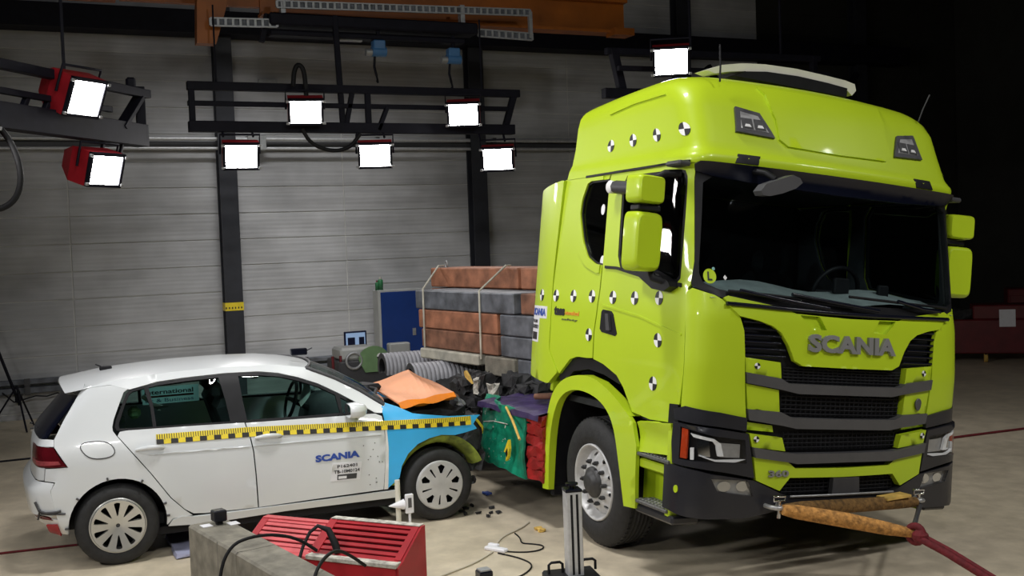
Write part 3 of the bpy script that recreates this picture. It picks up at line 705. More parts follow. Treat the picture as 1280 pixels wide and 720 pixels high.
# --- target markers on the flank
def sidept(t0, z0, surf=CAB):
    p0 = Vector(surf(t0, z0)); s2 = sgn_out(surf, t0, z0, REF)
    def f(u, v, d):
        dt = u*1.7/ (abs(surf(3.0, z0)[0]-surf(1.3, z0)[0])); return at(surf, t0-dt, z0+v, s2*(d+.001))
    return f
for t, z in [(2.938, 1.802), (2.654, 1.808), (2.366, 1.815), (2.064, 1.817), (1.771, 1.822), (1.465, 1.833), (1.48, 1.536), (1.53, 1.228), (2.392, 1.512), (2.344, 3.011), (1.981, 3.017), (1.618, 3.02), (1.246, 3.027)]:
    m = MB(XB); disc_marker(m, sidept(t, z), .05, -1, 24, .003 if z < 2.9 else .003); m.build('target_marker', ['markwhite', 'markblack'], truck)
# --- crash lab sticker
f = sidept(2.952, 1.65); m = MB(XB); lettering(m, 'tass', lambda u, v, d: f(.19*u, -.01+.075*v, .004*d), .05); m.build('sticker_lettering', 'markblack', truck)
m = MB(XB); lettering(m, 'international', lambda u, v, d: f(.20+.24*u, .0+.036*v, .004*d), .02); m.build('sticker_lettering', 'torange', truck)
m = MB(XB); lettering(m, 'safety', lambda u, v, d: f(.14+.28*u, -.05+.022*v, .004*d), .0); m.build('sticker_lettering', 'darkgrey', truck)
# --- side fairings behind the cab
for s in (-1, 1):
    fs = lambda u, v, s=s: (u, s*(1.235-.10*max(0.0, (-.75-u)/.55)**2), v)
    FL = chaikin([(-.70, 2.775), (-1.27, 2.72), (-1.283, 2.45), (-1.285, 1.95), (-1.295, 1.35), (-1.24, 1.09), (-.74, 1.06), (-.58, 1.17), (-.765, 1.35), (-.775, 1.97), (-.71, 2.67)], 1, .06)
    m = MB(XB); patch(m, fs, FL, (), .0, .045, .07, sign=sgn_out(fs, -1, 2, (0, 0, 2))); fo = m.build('side_fairing', 'lime', truck)
    if s < 0:
        g = lambda u, v, d: at(fs, -1.0+u, 1.80+v, sgn_out(fs, -1, 2, (0, 0, 2))*(d+.001))
        m = MB(XB); disc_marker(m, g, .05, -1); m.build('target_marker', ['markwhite', 'markblack'], fo)
        q = sgn_out(fs, -1, 2, (0, 0, 2))
        def pl(nm, mt, x0, x1, z0, z1, d=.002):
            mm = MB(XB); patch(mm, fs, [(x0, z0), (x1, z0), (x1, z1), (x0, z1)], (), d, .002, .05, sign=q); mm.build(nm, mt, fo)
        pl('sticker', 'sticker', -1.275, -.85, 1.60, 1.705); pl('sticker', 'sticker', -1.275, -1.03, 1.39, 1.60)
        m = MB(XB); lettering(m, 'SCANIA', lambda u, v, d: at(fs, -1.25+.38*u, 1.62+.065*v, q*(.003+.002*d)), .04); m.build('sticker_lettering', 'logoblue', fo)
        m = MB(XB); lettering(m, 'P162401', lambda u, v, d: at(fs, -1.25+.17*u, 1.555+.03*v, q*(.003+.002*d)), .0); m.build('sticker_lettering', 'darkgrey', fo)
        m = MB(XB); lettering(m, 'TB-10M0124', lambda u, v, d: at(fs, -1.265+.22*u, 1.505+.035*v, q*(.003+.002*d)), .0); m.build('sticker_lettering', 'darkgrey', fo)
        pl('sticker_block', 'markblack', -1.25, -1.07, 1.41, 1.475, .004)
# --- interior seen through the glass
m = MB(XB); m.grid([[(x, -1.1+2.2*k/14, z+.05*math.sin(PI*k/14*2)**2) for k in range(15)] for x, z in ((1.34, 1.86), (1.2, 1.90), (1.0, 1.96), (.85, 1.94), (.75, 1.80), (.72, 1.40))]); m.build('dashboard', 'dash', truck)
for y in (-.6, .6):
    m = MB(XB); rbox(m, (.05, y, 1.35), (.28, .27, .10), .06); rbox(m, (-.28, y, 1.75), (.10, .26, .38), .07); rbox(m, (-.30, y, 2.22), (.07, .14, .10), .05); m.build('driver_seat', 'interior', truck)
m = MB(XB); a = [(.62+.20*math.cos(q)*.35, .58+.22*math.sin(q), 1.98+.20*math.cos(q)) for q in [2*PI*k/28 for k in range(28)]]; m.tube(a, .018, 8, closed=True)
m.tube([a[7], (.62, .58, 1.98), a[21]], .02, 6); m.tube([(.62, .58, 1.98), (.8, .58, 1.75)], .03, 6); m.build('steering_wheel', 'black', truck)
m = MB(XB); rbox(m, (-.62, 0, 1.95), (.05, 1.15, .81), .02); m.build('sleeper_wall', 'interior', truck)
m = MB(XB); rbox(m, (1.06, .25, 2.02), (.02, .07, .06), .01); rbox(m, (1.1, .62, 2.0), (.02, .05, .05), .01); m.build('dash_display', 'black', truck)
# ------------------------------------------------------------------ chassis-mounted front end
def two(name, mt, ol, holes=(), off=0, thick=.03, step=.05, parents=None):
    out = []
    for i, s in enumerate((1, -1)):
        o_ = [(s*a, b) for a, b in ol]; hs = [[(s*a, b) for a, b in h] for h in holes]
        a = sum(p[0] for p in o_)/len(o_); b = sum(p[1] for p in o_)/len(o_)
        mb = MB(XC); patch(mb, BUM, o_, hs, off, thick, step, sign=sgn_out(BUM, a, b, (0, 0, .7)), walls=mt not in GLASSY); out.append(mb.build(name, mt, parents[i] if parents else truck))
    return out
HO = [(1.255, 1.035), (1.046, 1.015), (.797, .98), (.767, .832), (.738, .68), (.907, .712), (1.102, .744), (1.25, .757), (1.26, .896)]
LEN = [(1.21, 1.012), (1.16, 1.0), (1.025, .962), (.819, .938), (.801, .782), (.961, .782), (1.019, .786), (1.159, .79), (1.212, .793)]
hd = two('headlamp_unit', 'bumper', HO, [LEN], .0, .05)
two('lamp_back', 'black', LEN, (), -.05, .01, parents=hd)
two('headlamp_reflector', 'chrome', [(1.12, .93), (1.05, .93), (1.04, .82), (1.11, .82)], (), -.035, .01, parents=hd)
two('headlamp_reflector', 'steel', [(.99, .915), (.84, .905), (.84, .815), (.985, .82)], (), -.03, .01, parents=hd)
two('daylight_strip', 'markwhite', [(1.155, .974), (1.031, .945), (.997, .914), (.973, .829), (1.008, .829), (1.02, .9), (1.036, .927), (1.137, .95)], (), -.006, .02, .03, parents=hd)
two('lamp_trim', 'markwhite', [(1.155, .876), (1.135, .878), (1.132, .798), (1.152, .796)], (), -.012, .02, .03, parents=hd)
two('lamp_trim', 'markwhite', [(1.105, .828), (1.013, .803), (.802, .806), (.881, .786), (1.019, .792)], (), -.012, .02, .03, parents=hd)
two('turn_lamp', 'amber', [(1.203, 1.004), (1.168, .998), (1.172, .80), (1.208, .803)], (), -.006, .02, .03, parents=hd)
two('headlamp_lens', 'lens', LEN, (), -.004, .004, parents=hd)
two('headlamp_brow', 'bumper', [(1.27, 1.12), (1.20, 1.15), (1.0, 1.12), (.80, 1.085), (.80, .995), (1.05, 1.03), (1.26, 1.05)], (), -.02, .04)
FOG = [(1.037, .677), (.785, .665), (.738, .556), (1.006, .593)]
BB = [(0, .548), (.45, .548), (.53, .575), (.733, .662), (1.035, .708), (1.101, .726), (1.245, .747), (1.30, .745), (1.30, .44), (1.264, .434), (1.207, .419), (1.154, .412), (1.067, .408), (.80, .412), (.62, .44), (.45, .485), (0, .49)]
BB = BB+[(-a, b) for a, b in BB[::-1] if a > 0]
mb = MB(XC); patch(mb, BUM, BB, [FOG, mirror(FOG)], 0, .05, .06, sign=sgn_out(BUM, .5, .6, (0, 0, .6))); bumper = mb.build('lower_bumper', 'bumper', truck)
fg = two('fog_lamp', 'steel', FOG, (), -.03, .02)
c0 = (sum(p[0] for p in FOG)/4, sum(p[1] for p in FOG)/4)
for q in (-.08, .06):
    two('fog_reflector', 'chrome', disc(BUM, c0[0]+q, c0[1], .05, .035, 14), (), -.022, .01, .03, parents=fg)
two('fog_lens', 'lens', FOG, (), -.004, .004, parents=fg)
one_c = lambda name, mt, ol, off=.0, thick=.03, parent=None: one(name, mt, ol, (), off, thick, BUM.front, XC, .05, parent)
one_c('bumper_plug', 'lime', disc(BUM, -1.228, .588, .012, .022, 14), .006, .01) if False else None
mb = MB(XC); patch(mb, BUM, disc(BUM, 1.221, .588, .012, .026, 14), (), .004, .01, .03, sign=sgn_out(BUM, 1.2, .59, (0, 0, .6))); mb.build('bumper_plug', 'lime', truck)
# centre of the lower front
one_c('lower_grille_backing', 'black', [(-.82, 1.04), (.82, 1.04), (.74, .58), (.5, .54), (-.5, .54), (-.74, .58)], -.07, .03)
m = MB(XC)
of = lambda y, z, d: at(BUM.front, y, z, d*sgn_out(BUM.front, y, z, (0, 0, .7)))
for (z0, z1) in ((.865, .985), (.56, .665)):
    for k in range(26):
        y = -.5+1.0*k/25; m.tube([of(y, z0, -.045), of(y, z1, -.045)], .005, 4)
    for k in range(4):
        z = z0+(z1-z0)*(k+.5)/4; m.tube([of(-.5+.1*q, z, -.042) for q in range(11)], .005, 4)
m.build('grille_mesh', 'black', truck)['kind'] = 'stuff'
for s in (1, -1):
    sq = lambda L: [(s*a, b) for a, b in L]
    one_c('grille_block', 'lime', sq([(-.83, 1.06), (-.59, 1.03), (-.58, .985), (-.82, 1.005)]), -.05, .03)
    one_c('grille_block', 'lime', sq([(-.795, .983), (-.535, .952), (-.505, .86), (-.768, .89)]), -.005, .05)
one_c('grille_block', 'lime', barpoly([(-.755, .822), (-.48, .785), (-.42, .742), (0, .735)])[:7]+[(.755, .822)][:0]+[(.73, .665), (.54, .59), (.46, .678), (0, .672), (-.46, .678), (-.54, .59), (-.73, .665)], .0, .05)
grille_bar([(-.772, .892), (-.52, .853), (-.43, .845), (0, .843)], [(-.752, .822), (-.49, .788), (-.42, .775), (0, .778)], BUM, XC)
one_c('plate_holder', 'darkgrey', [(-.10, .668), (.13, .668), (.14, .545), (-.11, .545)], .012, .04)
m = MB(XC); lettering(m, '360', lambda u, v, d: of(-.64+.16*u, .688+.045*v, .003+.012*d), .03); m.build('model_lettering', 'letter', truck)
m = MB(XC); disc_marker(m, lambda u, v, d: of(-.745+u, .945+v, .002+d), .021, 1); m.build('target_marker', ['markwhite', 'markblack'], truck)
m = MB(XC); disc_marker(m, lambda u, v, d: of(.745+u, .945+v, .002+d), .021, 1); m.build('target_marker', ['markwhite', 'markblack'], truck)
m = MB(XC); m.tube([of(-.46+.092*q, .552, .012) for q in range(11)], .008, 6); m.build('bumper_lip', 'steel', truck)
# tow eyes
for s in (-1, 1):
    y = s*.62
    m = MB(XC); m.tube([(1.50, y-.05, .50), (1.56, y-.05, .50), (1.60, y-.03, .50), (1.61, y, .50), (1.60, y+.03, .50), (1.56, y+.05, .50), (1.50, y+.05, .50)], .016, 8); m.build('tow_eye', 'steel', truck)
    m = MB(XC); m.cyl((1.585, y, .43), (1.585, y, .545), .013, 10); m.tube([(1.585, y-.045, .545), (1.585, y+.045, .545), (1.585, y+.05, .575), (1.585, y-.05, .575)], .007, 6, closed=True); m.build('tow_pin', 'chrome', truck)
# --- wheel arches, steps
def smooth_line(L, it=2):
    for _ in range(it):
        o = [L[0]]
        for a, b in zip(L[:-1], L[1:]): o += [(a[0]*.75+b[0]*.25, a[1]*.75+b[1]*.25), (a[0]*.25+b[0]*.75, a[1]*.25+b[1]*.75)]
        L = o+[L[-1]]
    return L
AO = [(-.69, .22), (-.685, .54), (-.63, .96), (-.51, 1.11), (-.34, 1.19), (-.06, 1.235), (.18, 1.205), (.45, 1.11), (.66, 1.0), (.72, .96), (.79, .80), (.80, .36), (.64, .345)]
AI = [(.64, .345), (.57, .60), (.47, .87), (.35, 1.0), (.16, 1.08), (-.10, 1.11), (-.33, 1.08), (-.49, .97), (-.575, .72), (-.58, .23)]
AO = smooth_line(AO[:-3])+AO[-3:]; AI = smooth_line(AI)
for s in (-1, 1):
    fs = lambda u, v, s=s: (u, s*(1.255+.015*math.sin(min(1, max(0, (v-.2)))*PI)), v)
    sg_ = sgn_out(fs, 0, 1.15, (0, 0, 1))
    m = MB(XC); patch(m, fs, AO+AI, (), 0, .03, .06, sign=sg_); ar = m.build('wheel_arch', 'lime', truck)
    # inner return of the arch lip and black liner
    m = MB(XC); m.grid([[(x, s*y, z) for x, z in AI] for y in (1.255, 1.205)]); m.build('arch_return', 'lime', ar)
    L2 = [(.62, .36), (.55, .62), (.45, .90), (.32, 1.03), (.14, 1.11), (-.11, 1.14), (-.35, 1.105), (-.51, 1.0), (-.60, .74), (-.61, .25)]; L2 = smooth_line(L2)
    m = MB(XC); m.grid([[(x, s*y, z) for x, z in L2] for y in (1.24, .70)]); m.add([(x, s*.70, z) for x, z in L2], [tuple(range(len(L2)))], False); m.build('arch_liner', 'black', ar)
    m = MB(XC); m.grid([[(x, s*y, z) for x, z in [(-.62, .90), (-.52, 1.10), (-.35, 1.185), (-.06, 1.23), (.18, 1.20), (.45, 1.105), (.66, 1.0)]] for y in (1.255, 1.17)]); m.build('arch_top', 'lime', ar)
    # dark filler between cab side and arch
    m = MB(XB); m.prism([(-.60, 1.13), (-.40, 1.33), (-.22, 1.36), (.0, 1.36), (.22, 1.32), (.46, 1.23), (.40, 1.17), (.15, 1.22), (-.1, 1.24), (-.35, 1.2), (-.52, 1.08)], lambda u, v, d: (u, d, v), s*1.12, s*1.205); m.build('arch_filler', 'black', truck)
    # entry steps
    m = MB(XC); m.box((.64, s*1.0, .34), (1.20, s*1.10, 1.0)); m.box((1.14, s*1.05, .36), (1.20, s*1.24, 1.0), .01); m.box((.98, s*1.10, .46), (1.01, s*1.13, .75)); m.build('step_well', 'lime', truck)
    m = MB(XC); fs2 = lambda u, v, s=s: (u, s*(1.25-.035*(1-min(1, abs(v-.88)/.12))), v); patch(m, fs2, [(.74, .97), (1.19, 1.02), (1.18, .80), (.78, .765), (.76, .86)], (), 0, .03, .05, sign=sg_); m.build('step_riser', 'lime', truck)
    m = MB(XC); m.box((.78, s*1.05, .655), (1.18, s*1.235, .72), .01); m.build('step_edge', 'lime', truck)
    for z in (.765, .43):
        m = MB(XC); m.box((.77, s*1.02, z-.025), (1.19, s*1.262, z), .006); tr = m.build('step_tread', 'tread', truck)
        m = MB(XC)
        for i in range(9):
            for j in range(4): m.box((.795+.043*i, s*(1.06+.05*j), z), (.82+.043*i, s*(1.085+.05*j), z+.006))
        m.build('tread_studs', 'steel', tr)['kind'] = 'stuff'
    m = MB(XC); m.box((.76, s*1.02, .335), (1.25, s*1.245, .395), .015); m.build('step_valance', 'bumper', truck)
    m = MB(XC); m.box((-.66, s*.95, .17), (-.60, s*1.20, .26), .01); m.build('mud_flap', 'black', truck)
# --- frame rails, crossmembers, axle
for y in (-.42, .42):
    m = MB(XC); m.box((-5.6, y-.04, .80), (1.30, y+.04, 1.04), .01); m.build('frame_rail', 'black', truck)
m = MB(XC); m.box((1.0, -1.05, .50), (1.38, 1.05, .95), .03); m.build('front_crossmember', 'black', truck)
m = MB(XC); m.box((-.5, -.55, .75), (1.0, .55, 1.15), .05); m.build('drive_unit', 'black', truck)
m = MB(); m.tube([(0, -.95, .5), (0, -.7, .5), (0, -.5, .42), (0, .5, .42), (0, .7, .5), (0, .95, .5)], .07, 10); m.build('front_axle', 'black', truck)
# --- truck wheels
def polar(rf, sy, cx, cz, cy):
    return lambda th, r: (cx+r*math.cos(th), cy+sy*rf(r), cz+r*math.sin(th))
def truck_wheel(x, s, R=.503, width=.31, name='front_wheel'):
    cy = s*1.205
    m = MB(); yi = cy-s*width
    prof = [(.30, cy-s*.015), (.315, cy+s*.0), (.36, cy+s*.012), (.42, cy+s*.008), (.465, cy-s*.012), (.488, cy-s*.03), (.500, cy-s*.045), (R, cy-s*.06)]
    gro = []
    for k in range(5):
        c = cy-s*(.085+.035*k); gro += [(R, c+s*.008), (R-.014, c+s*.006), (R-.014, c-s*.006), (R, c-s*.008)]
    prof += gro+[(R, yi+s*.06), (.488, yi+s*.03), (.42, yi-s*.008), (.31, yi)]
    m.lathe(prof, 72, 'Y', (x, 0, R)); w = m.build(name, 'tyre', truck)
    m = MB()
    for k in range(60):
        a = 2*PI*k/60; c, q = math.cos(a), math.sin(a)
        for (ya, yb, sh) in ((.048, .075, 0), (.24, .265, .05)):
            a2 = a+sh; p = [(x+(R-.004)*math.cos(a2+e), cy-s*yy, R+(R-.004)*math.sin(a2+e)) for e, yy in ((-.03, ya), (.03, ya), (.03, yb), (-.03, yb))]
            p2 = [(x+(R+.004)*math.cos(a2+e), cy-s*yy, R+(R+.004)*math.sin(a2+e)) for e, yy in ((-.03, ya), (.03, ya), (.03, yb), (-.03, yb))]
            m.add(p+p2, [(4, 5, 6, 7), (0, 1, 5, 4), (1, 2, 6, 5), (2, 3, 7, 6), (3, 0, 4, 7)], False)
    m.build('tread_blocks', 'tyre', w)['kind'] = 'stuff'
    m = MB(); m.lathe([(.302, cy-s*.02), (.30, cy+s*.002), (.288, cy+s*.004), (.283, cy-s*.01), (.262, cy-s*.05), (.255, cy-s*.07), (.24, cy-s*.075)], 64, 'Y', (x, 0, R)); m.build('rim', 'truckrim', w)
    rf = lambda r: -.075+.055*max(0, min(1, (.245-r)/.06))
    hol = []
    for k in range(10):
        a = 2*PI*(k+.5)/10; hol.append([(a+.085*math.cos(q), .213+.016*math.sin(q)) for q in [2*PI*i/12 for i in range(12)]])
    m = MB(); patch(m, polar(rf, s, x, R, cy), [(0, .10), (2*PI, .10), (2*PI, .25), (0, .25)], hol, 0, .012, .10, sign=1); m.build('wheel_disc', 'truckrim', w)
    m = MB(); m.lathe([(.0, cy-s*.08), (.24, cy-s*.08)], 32, 'Y', (x, 0, R)); m.build('brake_drum', 'black', w)
    m = MB(); m.lathe([(.125, cy-s*.02), (.12, cy+s*.01), (.105, cy+s*.02), (.085, cy+s*.024), (.075, cy+s*.045), (.045, cy+s*.05), (.0, cy+s*.05)], 32, 'Y', (x, 0, R)); m.build('hub', 'hub', w)
    for k in range(10):
        a = 2*PI*k/10; p = (x+.165*math.cos(a), cy-s*.02, R+.165*math.sin(a))
        m = MB(); m.cyl(p, (p[0], cy+s*.012, p[2]), .018, 6); m.cyl((p[0], cy+s*.012, p[2]), (p[0], cy+s*.026, p[2]), .010, 6); m.build('wheel_nut', 'hub', w)
for s in (-1, 1): truck_wheel(0, s)
# ================================================================== THE CAR (x forward, y left; rear axle at x = 0)
CYAW = 1.5395; OFF = .88
CX0 = -1.4739-math.sin(CYAW)*OFF; CY0 = -4.605+math.cos(CYAW)*OFF
car = thing('crashed_car', 'white hatchback with crushed front, blue wing and yellow scale tape along the doors', 'car', (CX0, CY0, 0), CYAW)
def car_w(x, z):
    d = 0.0
    if x > 2.5: d += .10*((x-2.5)/.7)**2
    if z > .95 and x > 1.6: d += .03*(x-1.6)
    return d
# z, half width, rear centre (-x), bow, corner radius y, x, front end (-x)
CB = Plan([[.20,.845,.44,.05,.20,.22,-3.2],[.26,.855,.50,.05,.22,.25,-3.2],[.31,.875,.565,.05,.22,.25,-3.2],[.41,.887,.65,.05,.22,.26,-3.2],[.55,.895,.67,.05,.22,.26,-3.2],[.63,.895,.68,.05,.22,.26,-3.2],[.675,.895,.67,.05,.22,.26,-3.2],
[.705,.895,.62,.05,.20,.24,-3.2],[.81,.893,.612,.05,.20,.22,-3.2],[.88,.886,.61,.05,.18,.20,-3.2],[.95,.866,.605,.05,.17,.18,-3.2],[1.0,.846,.59,.05,.15,.16,-3.2],[1.05,.824,.555,.05,.13,.14,-3.2],[1.2,.755,.425,.05,.12,.12,-3.2],[1.33,.686,.30,.05,.12,.12,-3.2],[1.36,.67,.29,.05,.12,.12,-3.2],[1.43,.60,.26,.05,.12,.12,-3.2],[1.5,.5,.2,.05,.12,.12,-3.2]], flip=True, wmod=car_w)
CREF = (1.0, 0, .8)
def cs(name, m, ol, holes=(), off=0.0, thick=.012, step=.07, left=True, parent=None, label=None):
    """panel on the right flank by (x, z) and its mirror on the left flank"""
    for i, sf in enumerate((CB.side, CB.lside) if left else (CB.side,)):
        a = sum(p[0] for p in ol)/len(ol); b = sum(p[1] for p in ol)/len(ol); mb = MB(); patch(mb, sf, ol, holes, off, thick, step, sign=sgn_out(sf, a, b, CREF), walls=m not in GLASSY); o = mb.build(name, m, parent or car)
        if i == 0: first = o
        if label: o['label'] = label
    return first
def ct(name, m, ol, holes=(), off=0.0, thick=.012, step=.06, both=True, parent=None):
    """panel by (t, z): wraps the rear corner"""
    first = None
    for s in ((1, -1) if both else (1,)):
        o_ = [(s*a, b) for a, b in ol]; hs = [[(s*a, b) for a, b in h] for h in holes]
        a = sum(p[0] for p in o_)/len(o_); b = sum(p[1] for p in o_)/len(o_); mb = MB(); patch(mb, CB, o_, hs, off, thick, step, sign=sgn_out(CB, a, b, CREF)); o = mb.build(name, m, parent or car)
        first = first or o
    return first
def arc(cx, cz, r, a0, a1, n): return [(cx+r*math.cos(math.radians(a0+(a1-a0)*k/n)), cz+r*math.sin(math.radians(a0+(a1-a0)*k/n))) for k in range(n+1)]
# --- flank panels
AR = arc(.005, .32, .362, -8, 185, 22)                         # rear wheel arch, front to back
TX = lambda x, z: CB.t_at_x(x, z)
Q = [(.372, .27), (.41, .315), (.56, .321), (.502, .372), (.40, .48), (.26, .69), (.12, .88), (.022, 1.01), (.0, 1.045), (-.002, 1.075), (.012, 1.13), (.06, 1.24), (.10, 1.325), (.14, 1.352), (.0, 1.385), (-.2, 1.372), (-.235, 1.325), (-.345, 1.16), (-.425, 1.02), (-.425, .965), (-.335, .808)]
Q2 = [(-.43, .702), (-.43, .415), (-.36, .28)]
Qt = [(TX(a, b), b) for a, b in densify(Q, .03)[:-30]]+[(TX(-.335, .808), .808), (1.14, .806), (1.13, .712)]+[(TX(a, b), b) for a, b in Q2]+[(TX(a, b), b) for a, b in AR[::-1]]
ct('rear_quarter', 'white', Qt)
for k in (20, 60, 100, 140, 178, 4):                            # measuring clips around the arch
    a = math.radians(k); p = (.005+.385*math.cos(a), .32+.385*math.sin(a)); q = (.005+.36*math.cos(a), .32+.36*math.sin(a))
    m = MB(); m.bar(CB.side(*q), CB.side(*p), .022, .014); m.v = [(v[0], v[1]-.004, v[2]) for v in m.v]; m.build('arch_clip', 'greybar', car)
cs('fuel_flap', 'white', chaikin([(-.25, .95), (-.21, .98), (-.04, .972), (.012, .89), (-.04, .852), (-.18, .858)], 2), (), .004, .008, .05, left=False)
m = MB(); m.tube([at(CB.side, a, b, .002*sgn_out(CB.side, a, b, CREF)) for a, b in chaikin([(-.255, .95), (-.21, .985), (-.04, .977), (.017, .89), (-.04, .847), (-.18, .853)], 2)], .004, 4, closed=True); m.build('fuel_flap_seam', 'darkgrey', car)
WZ = [(.02, 1.052), (.018, 1.08), (.03, 1.13), (.078, 1.23), (.118, 1.315), (.145, 1.335), (.21, 1.35), (.27, 1.355)]
cs('rear_door', 'white', [(.032, 1.006), (.125, .885), (.265, .695), (.405, .485), (.505, .378), (.57, .335), (.66, .326), (1.075, .318), (1.066, .58), (1.055, .78), (1.038, .88), (1.005, 1.015), (.6, 1.028), (.1, 1.04), (.05, 1.035)])
cs('front_door', 'white', [(1.085, .318), (1.6, .328), (2.135, .335), (2.165, .69), (2.16, .85), (2.155, .96), (2.10, .985), (1.55, 1.0), (1.015, 1.012), (1.048, .88), (1.065, .78), (1.076, .58)])
for poly in ([(.05, .79), (.2, .8), (2.1, .79), (2.1, .782), (.2, .792), (.06, .785)],): cs('door_crease', 'white', [(.25, .845), (1.03, .83), (1.03, .822), (.27, .837)], (), .006, .01); cs('door_crease', 'white', [(1.06, .83), (2.13, .815), (2.13, .807), (1.06, .822)], (), .006, .01)
cs('sill', 'white', [(.375, .255), (.41, .305), (.48, .325), (.56, .312), (.66, .308), (1.6, .312), (2.27, .318), (2.28, .25), (1.3, .255), (.66, .235)], (), .006, .02)
m = MB(); m.box((-.3, -.80, .18), (2.3, .80, .24)); m.build('underbody', 'black', car)
# window line: glass, black frames, pillars
TOP = [(.145, 1.338), (.21, 1.352), (.36, 1.378), (.57, 1.392), (.89, 1.402), (1.05, 1.402), (1.17, 1.395), (1.33, 1.372), (1.49, 1.325), (1.65, 1.262), (1.81, 1.172), (1.97, 1.072), (2.09, .992)]
BOT = [(2.09, .985), (1.78, .993), (1.56, 1.002), (1.23, 1.010), (1.03, 1.013), (.63, 1.025), (.33, 1.033), (.13, 1.036), (.03, 1.045), (.016, 1.075), (.03, 1.13), (.078, 1.23), (.118, 1.315)]
G1 = [(.05, 1.06), (.045, 1.09), (.10, 1.225), (.14, 1.305), (.165, 1.325), (.255, 1.342), (.29, 1.20), (.298, 1.05), (.15, 1.055)]
G2 = [(.29, 1.345), (.36, 1.358), (.57, 1.372), (.84, 1.38), (.875, 1.2), (.895, 1.035), (.63, 1.043), (.325, 1.05), (.315, 1.2)]
G3 = [(1.0, 1.38), (1.17, 1.373), (1.33, 1.35), (1.49, 1.302), (1.65, 1.24), (1.78, 1.165), (1.80, 1.02), (1.56, 1.022), (1.23, 1.03), (1.03, 1.034), (1.01, 1.2)]
G4 = [(1.82, 1.14), (1.95, 1.065), (2.03, 1.01), (1.82, 1.018)]
cs('window_frame', 'black', TOP+BOT, [G1, G2, G3, G4], -.002, .02, .06)
for g, nm in ((G1, 'quarter_glass'), (G2, 'rear_door_glass'), (G3, 'front_door_glass'), (G4, 'mirror_triangle_glass')): cs(nm, 'carglass', g, (), -.01, .004, .06)
# cant rail and A pillar
CT = [(-.20, 1.372), (.0, 1.388), (.145, 1.342), (.36, 1.384), (.57, 1.398), (.89, 1.408), (1.17, 1.401), (1.33, 1.378), (1.49, 1.331), (1.65, 1.268), (1.81, 1.178), (1.97, 1.078), (2.10, .992), (2.16, .985), (2.20, 1.055), (2.12, 1.10), (2.0, 1.185), (1.80, 1.30), (1.66, 1.365), (1.55, 1.405), (1.33, 1.44), (1.17, 1.448), (.79, 1.452), (.47, 1.445), (.15, 1.422), (-.04, 1.408)]
cs('roof_rail', 'white', CT, (), .001, .015, .06)
# roof skin
def zc(x): return float(np.interp(x, [-.33, -.2, -.04, .15, .47, .79, 1.17, 1.33, 1.55, 1.62], [1.352, 1.368, 1.402, 1.418, 1.44, 1.448, 1.444, 1.436, 1.40, 1.385]))
def zt(x): return float(np.interp(x, [-.36, -.2, 0, .3, .6, 1.0, 1.3, 1.5, 1.62], [1.385, 1.418, 1.452, 1.476, 1.487, 1.488, 1.474, 1.44, 1.405]))
P = []
for i in range(34):
    x = -.33+1.93*i/33; row = []
    wy = CB.side(max(-.15, x), zc(x))[1]
    for k in range(25):
        s = -1+2*k/24; row.append((x+(.07*(1-s*s) if x > 1.3 else 0)*(x-1.3)/.3-(.04*(1-s*s) if x < 0 else 0)*(-x/.33), -wy*s, zc(x)+(zt(x)-zc(x))*(1-abs(s)**2.4)))
    P.append(row)
m = MB(); m.grid(P); m.build('roof', 'white', car)
# spoiler lip
m = MB(); Pt = [[(-.33-.045*(1-(k/12-1)**2)-.0, (k/12-1)*.60, 1.362+.02*(1-(k/12-1)**2)) for k in range(25)], [(-.315-.04*(1-(k/12-1)**2), (k/12-1)*.60, 1.335+.012*(1-(k/12-1)**2)) for k in range(25)], [(-.22, (k/12-1)*.62, 1.325) for k in range(25)], [(-.18, (k/12-1)*.62, 1.40) for k in range(25)]]
m.grid(Pt); m.build('spoiler', 'white', car)
m = MB(); rbox(m, (.0, 0, 1.462), (.05, .02, .018), .008); m.tube([(-.02, 0, 1.47), (-.08, 0, 1.50)], .006, 6); m.build('roof_antenna', 'black', car)
# windscreen
E_ = [(1.57, 1.398), (1.66, 1.362), (1.80, 1.298), (2.0, 1.183), (2.12, 1.098), (2.19, 1.05)]
P = []
for x, z in E_:
    y = CB.side(x, z)[1]; P.append([(x+.13*(1-(k/10-1)**2), -(k/10-1)*y, z+.012*(1-(k/10-1)**2)) for k in range(21)])
m = MB(); m.grid(P); m.build('windscreen', 'carglass', car)
m = MB(); m.tube([p[0] for p in P], .016, 6); m.tube([p[-1] for p in P], .016, 6); m.tube(P[0], .014, 6); m.build('windscreen_seal', 'darkgrey', car)
m = MB(); m.tube([(2.17, -.55, 1.075), (2.32, -.1, 1.09), (2.28, .5, 1.08)], .018, 6); m.build('cowl', 'black', car)
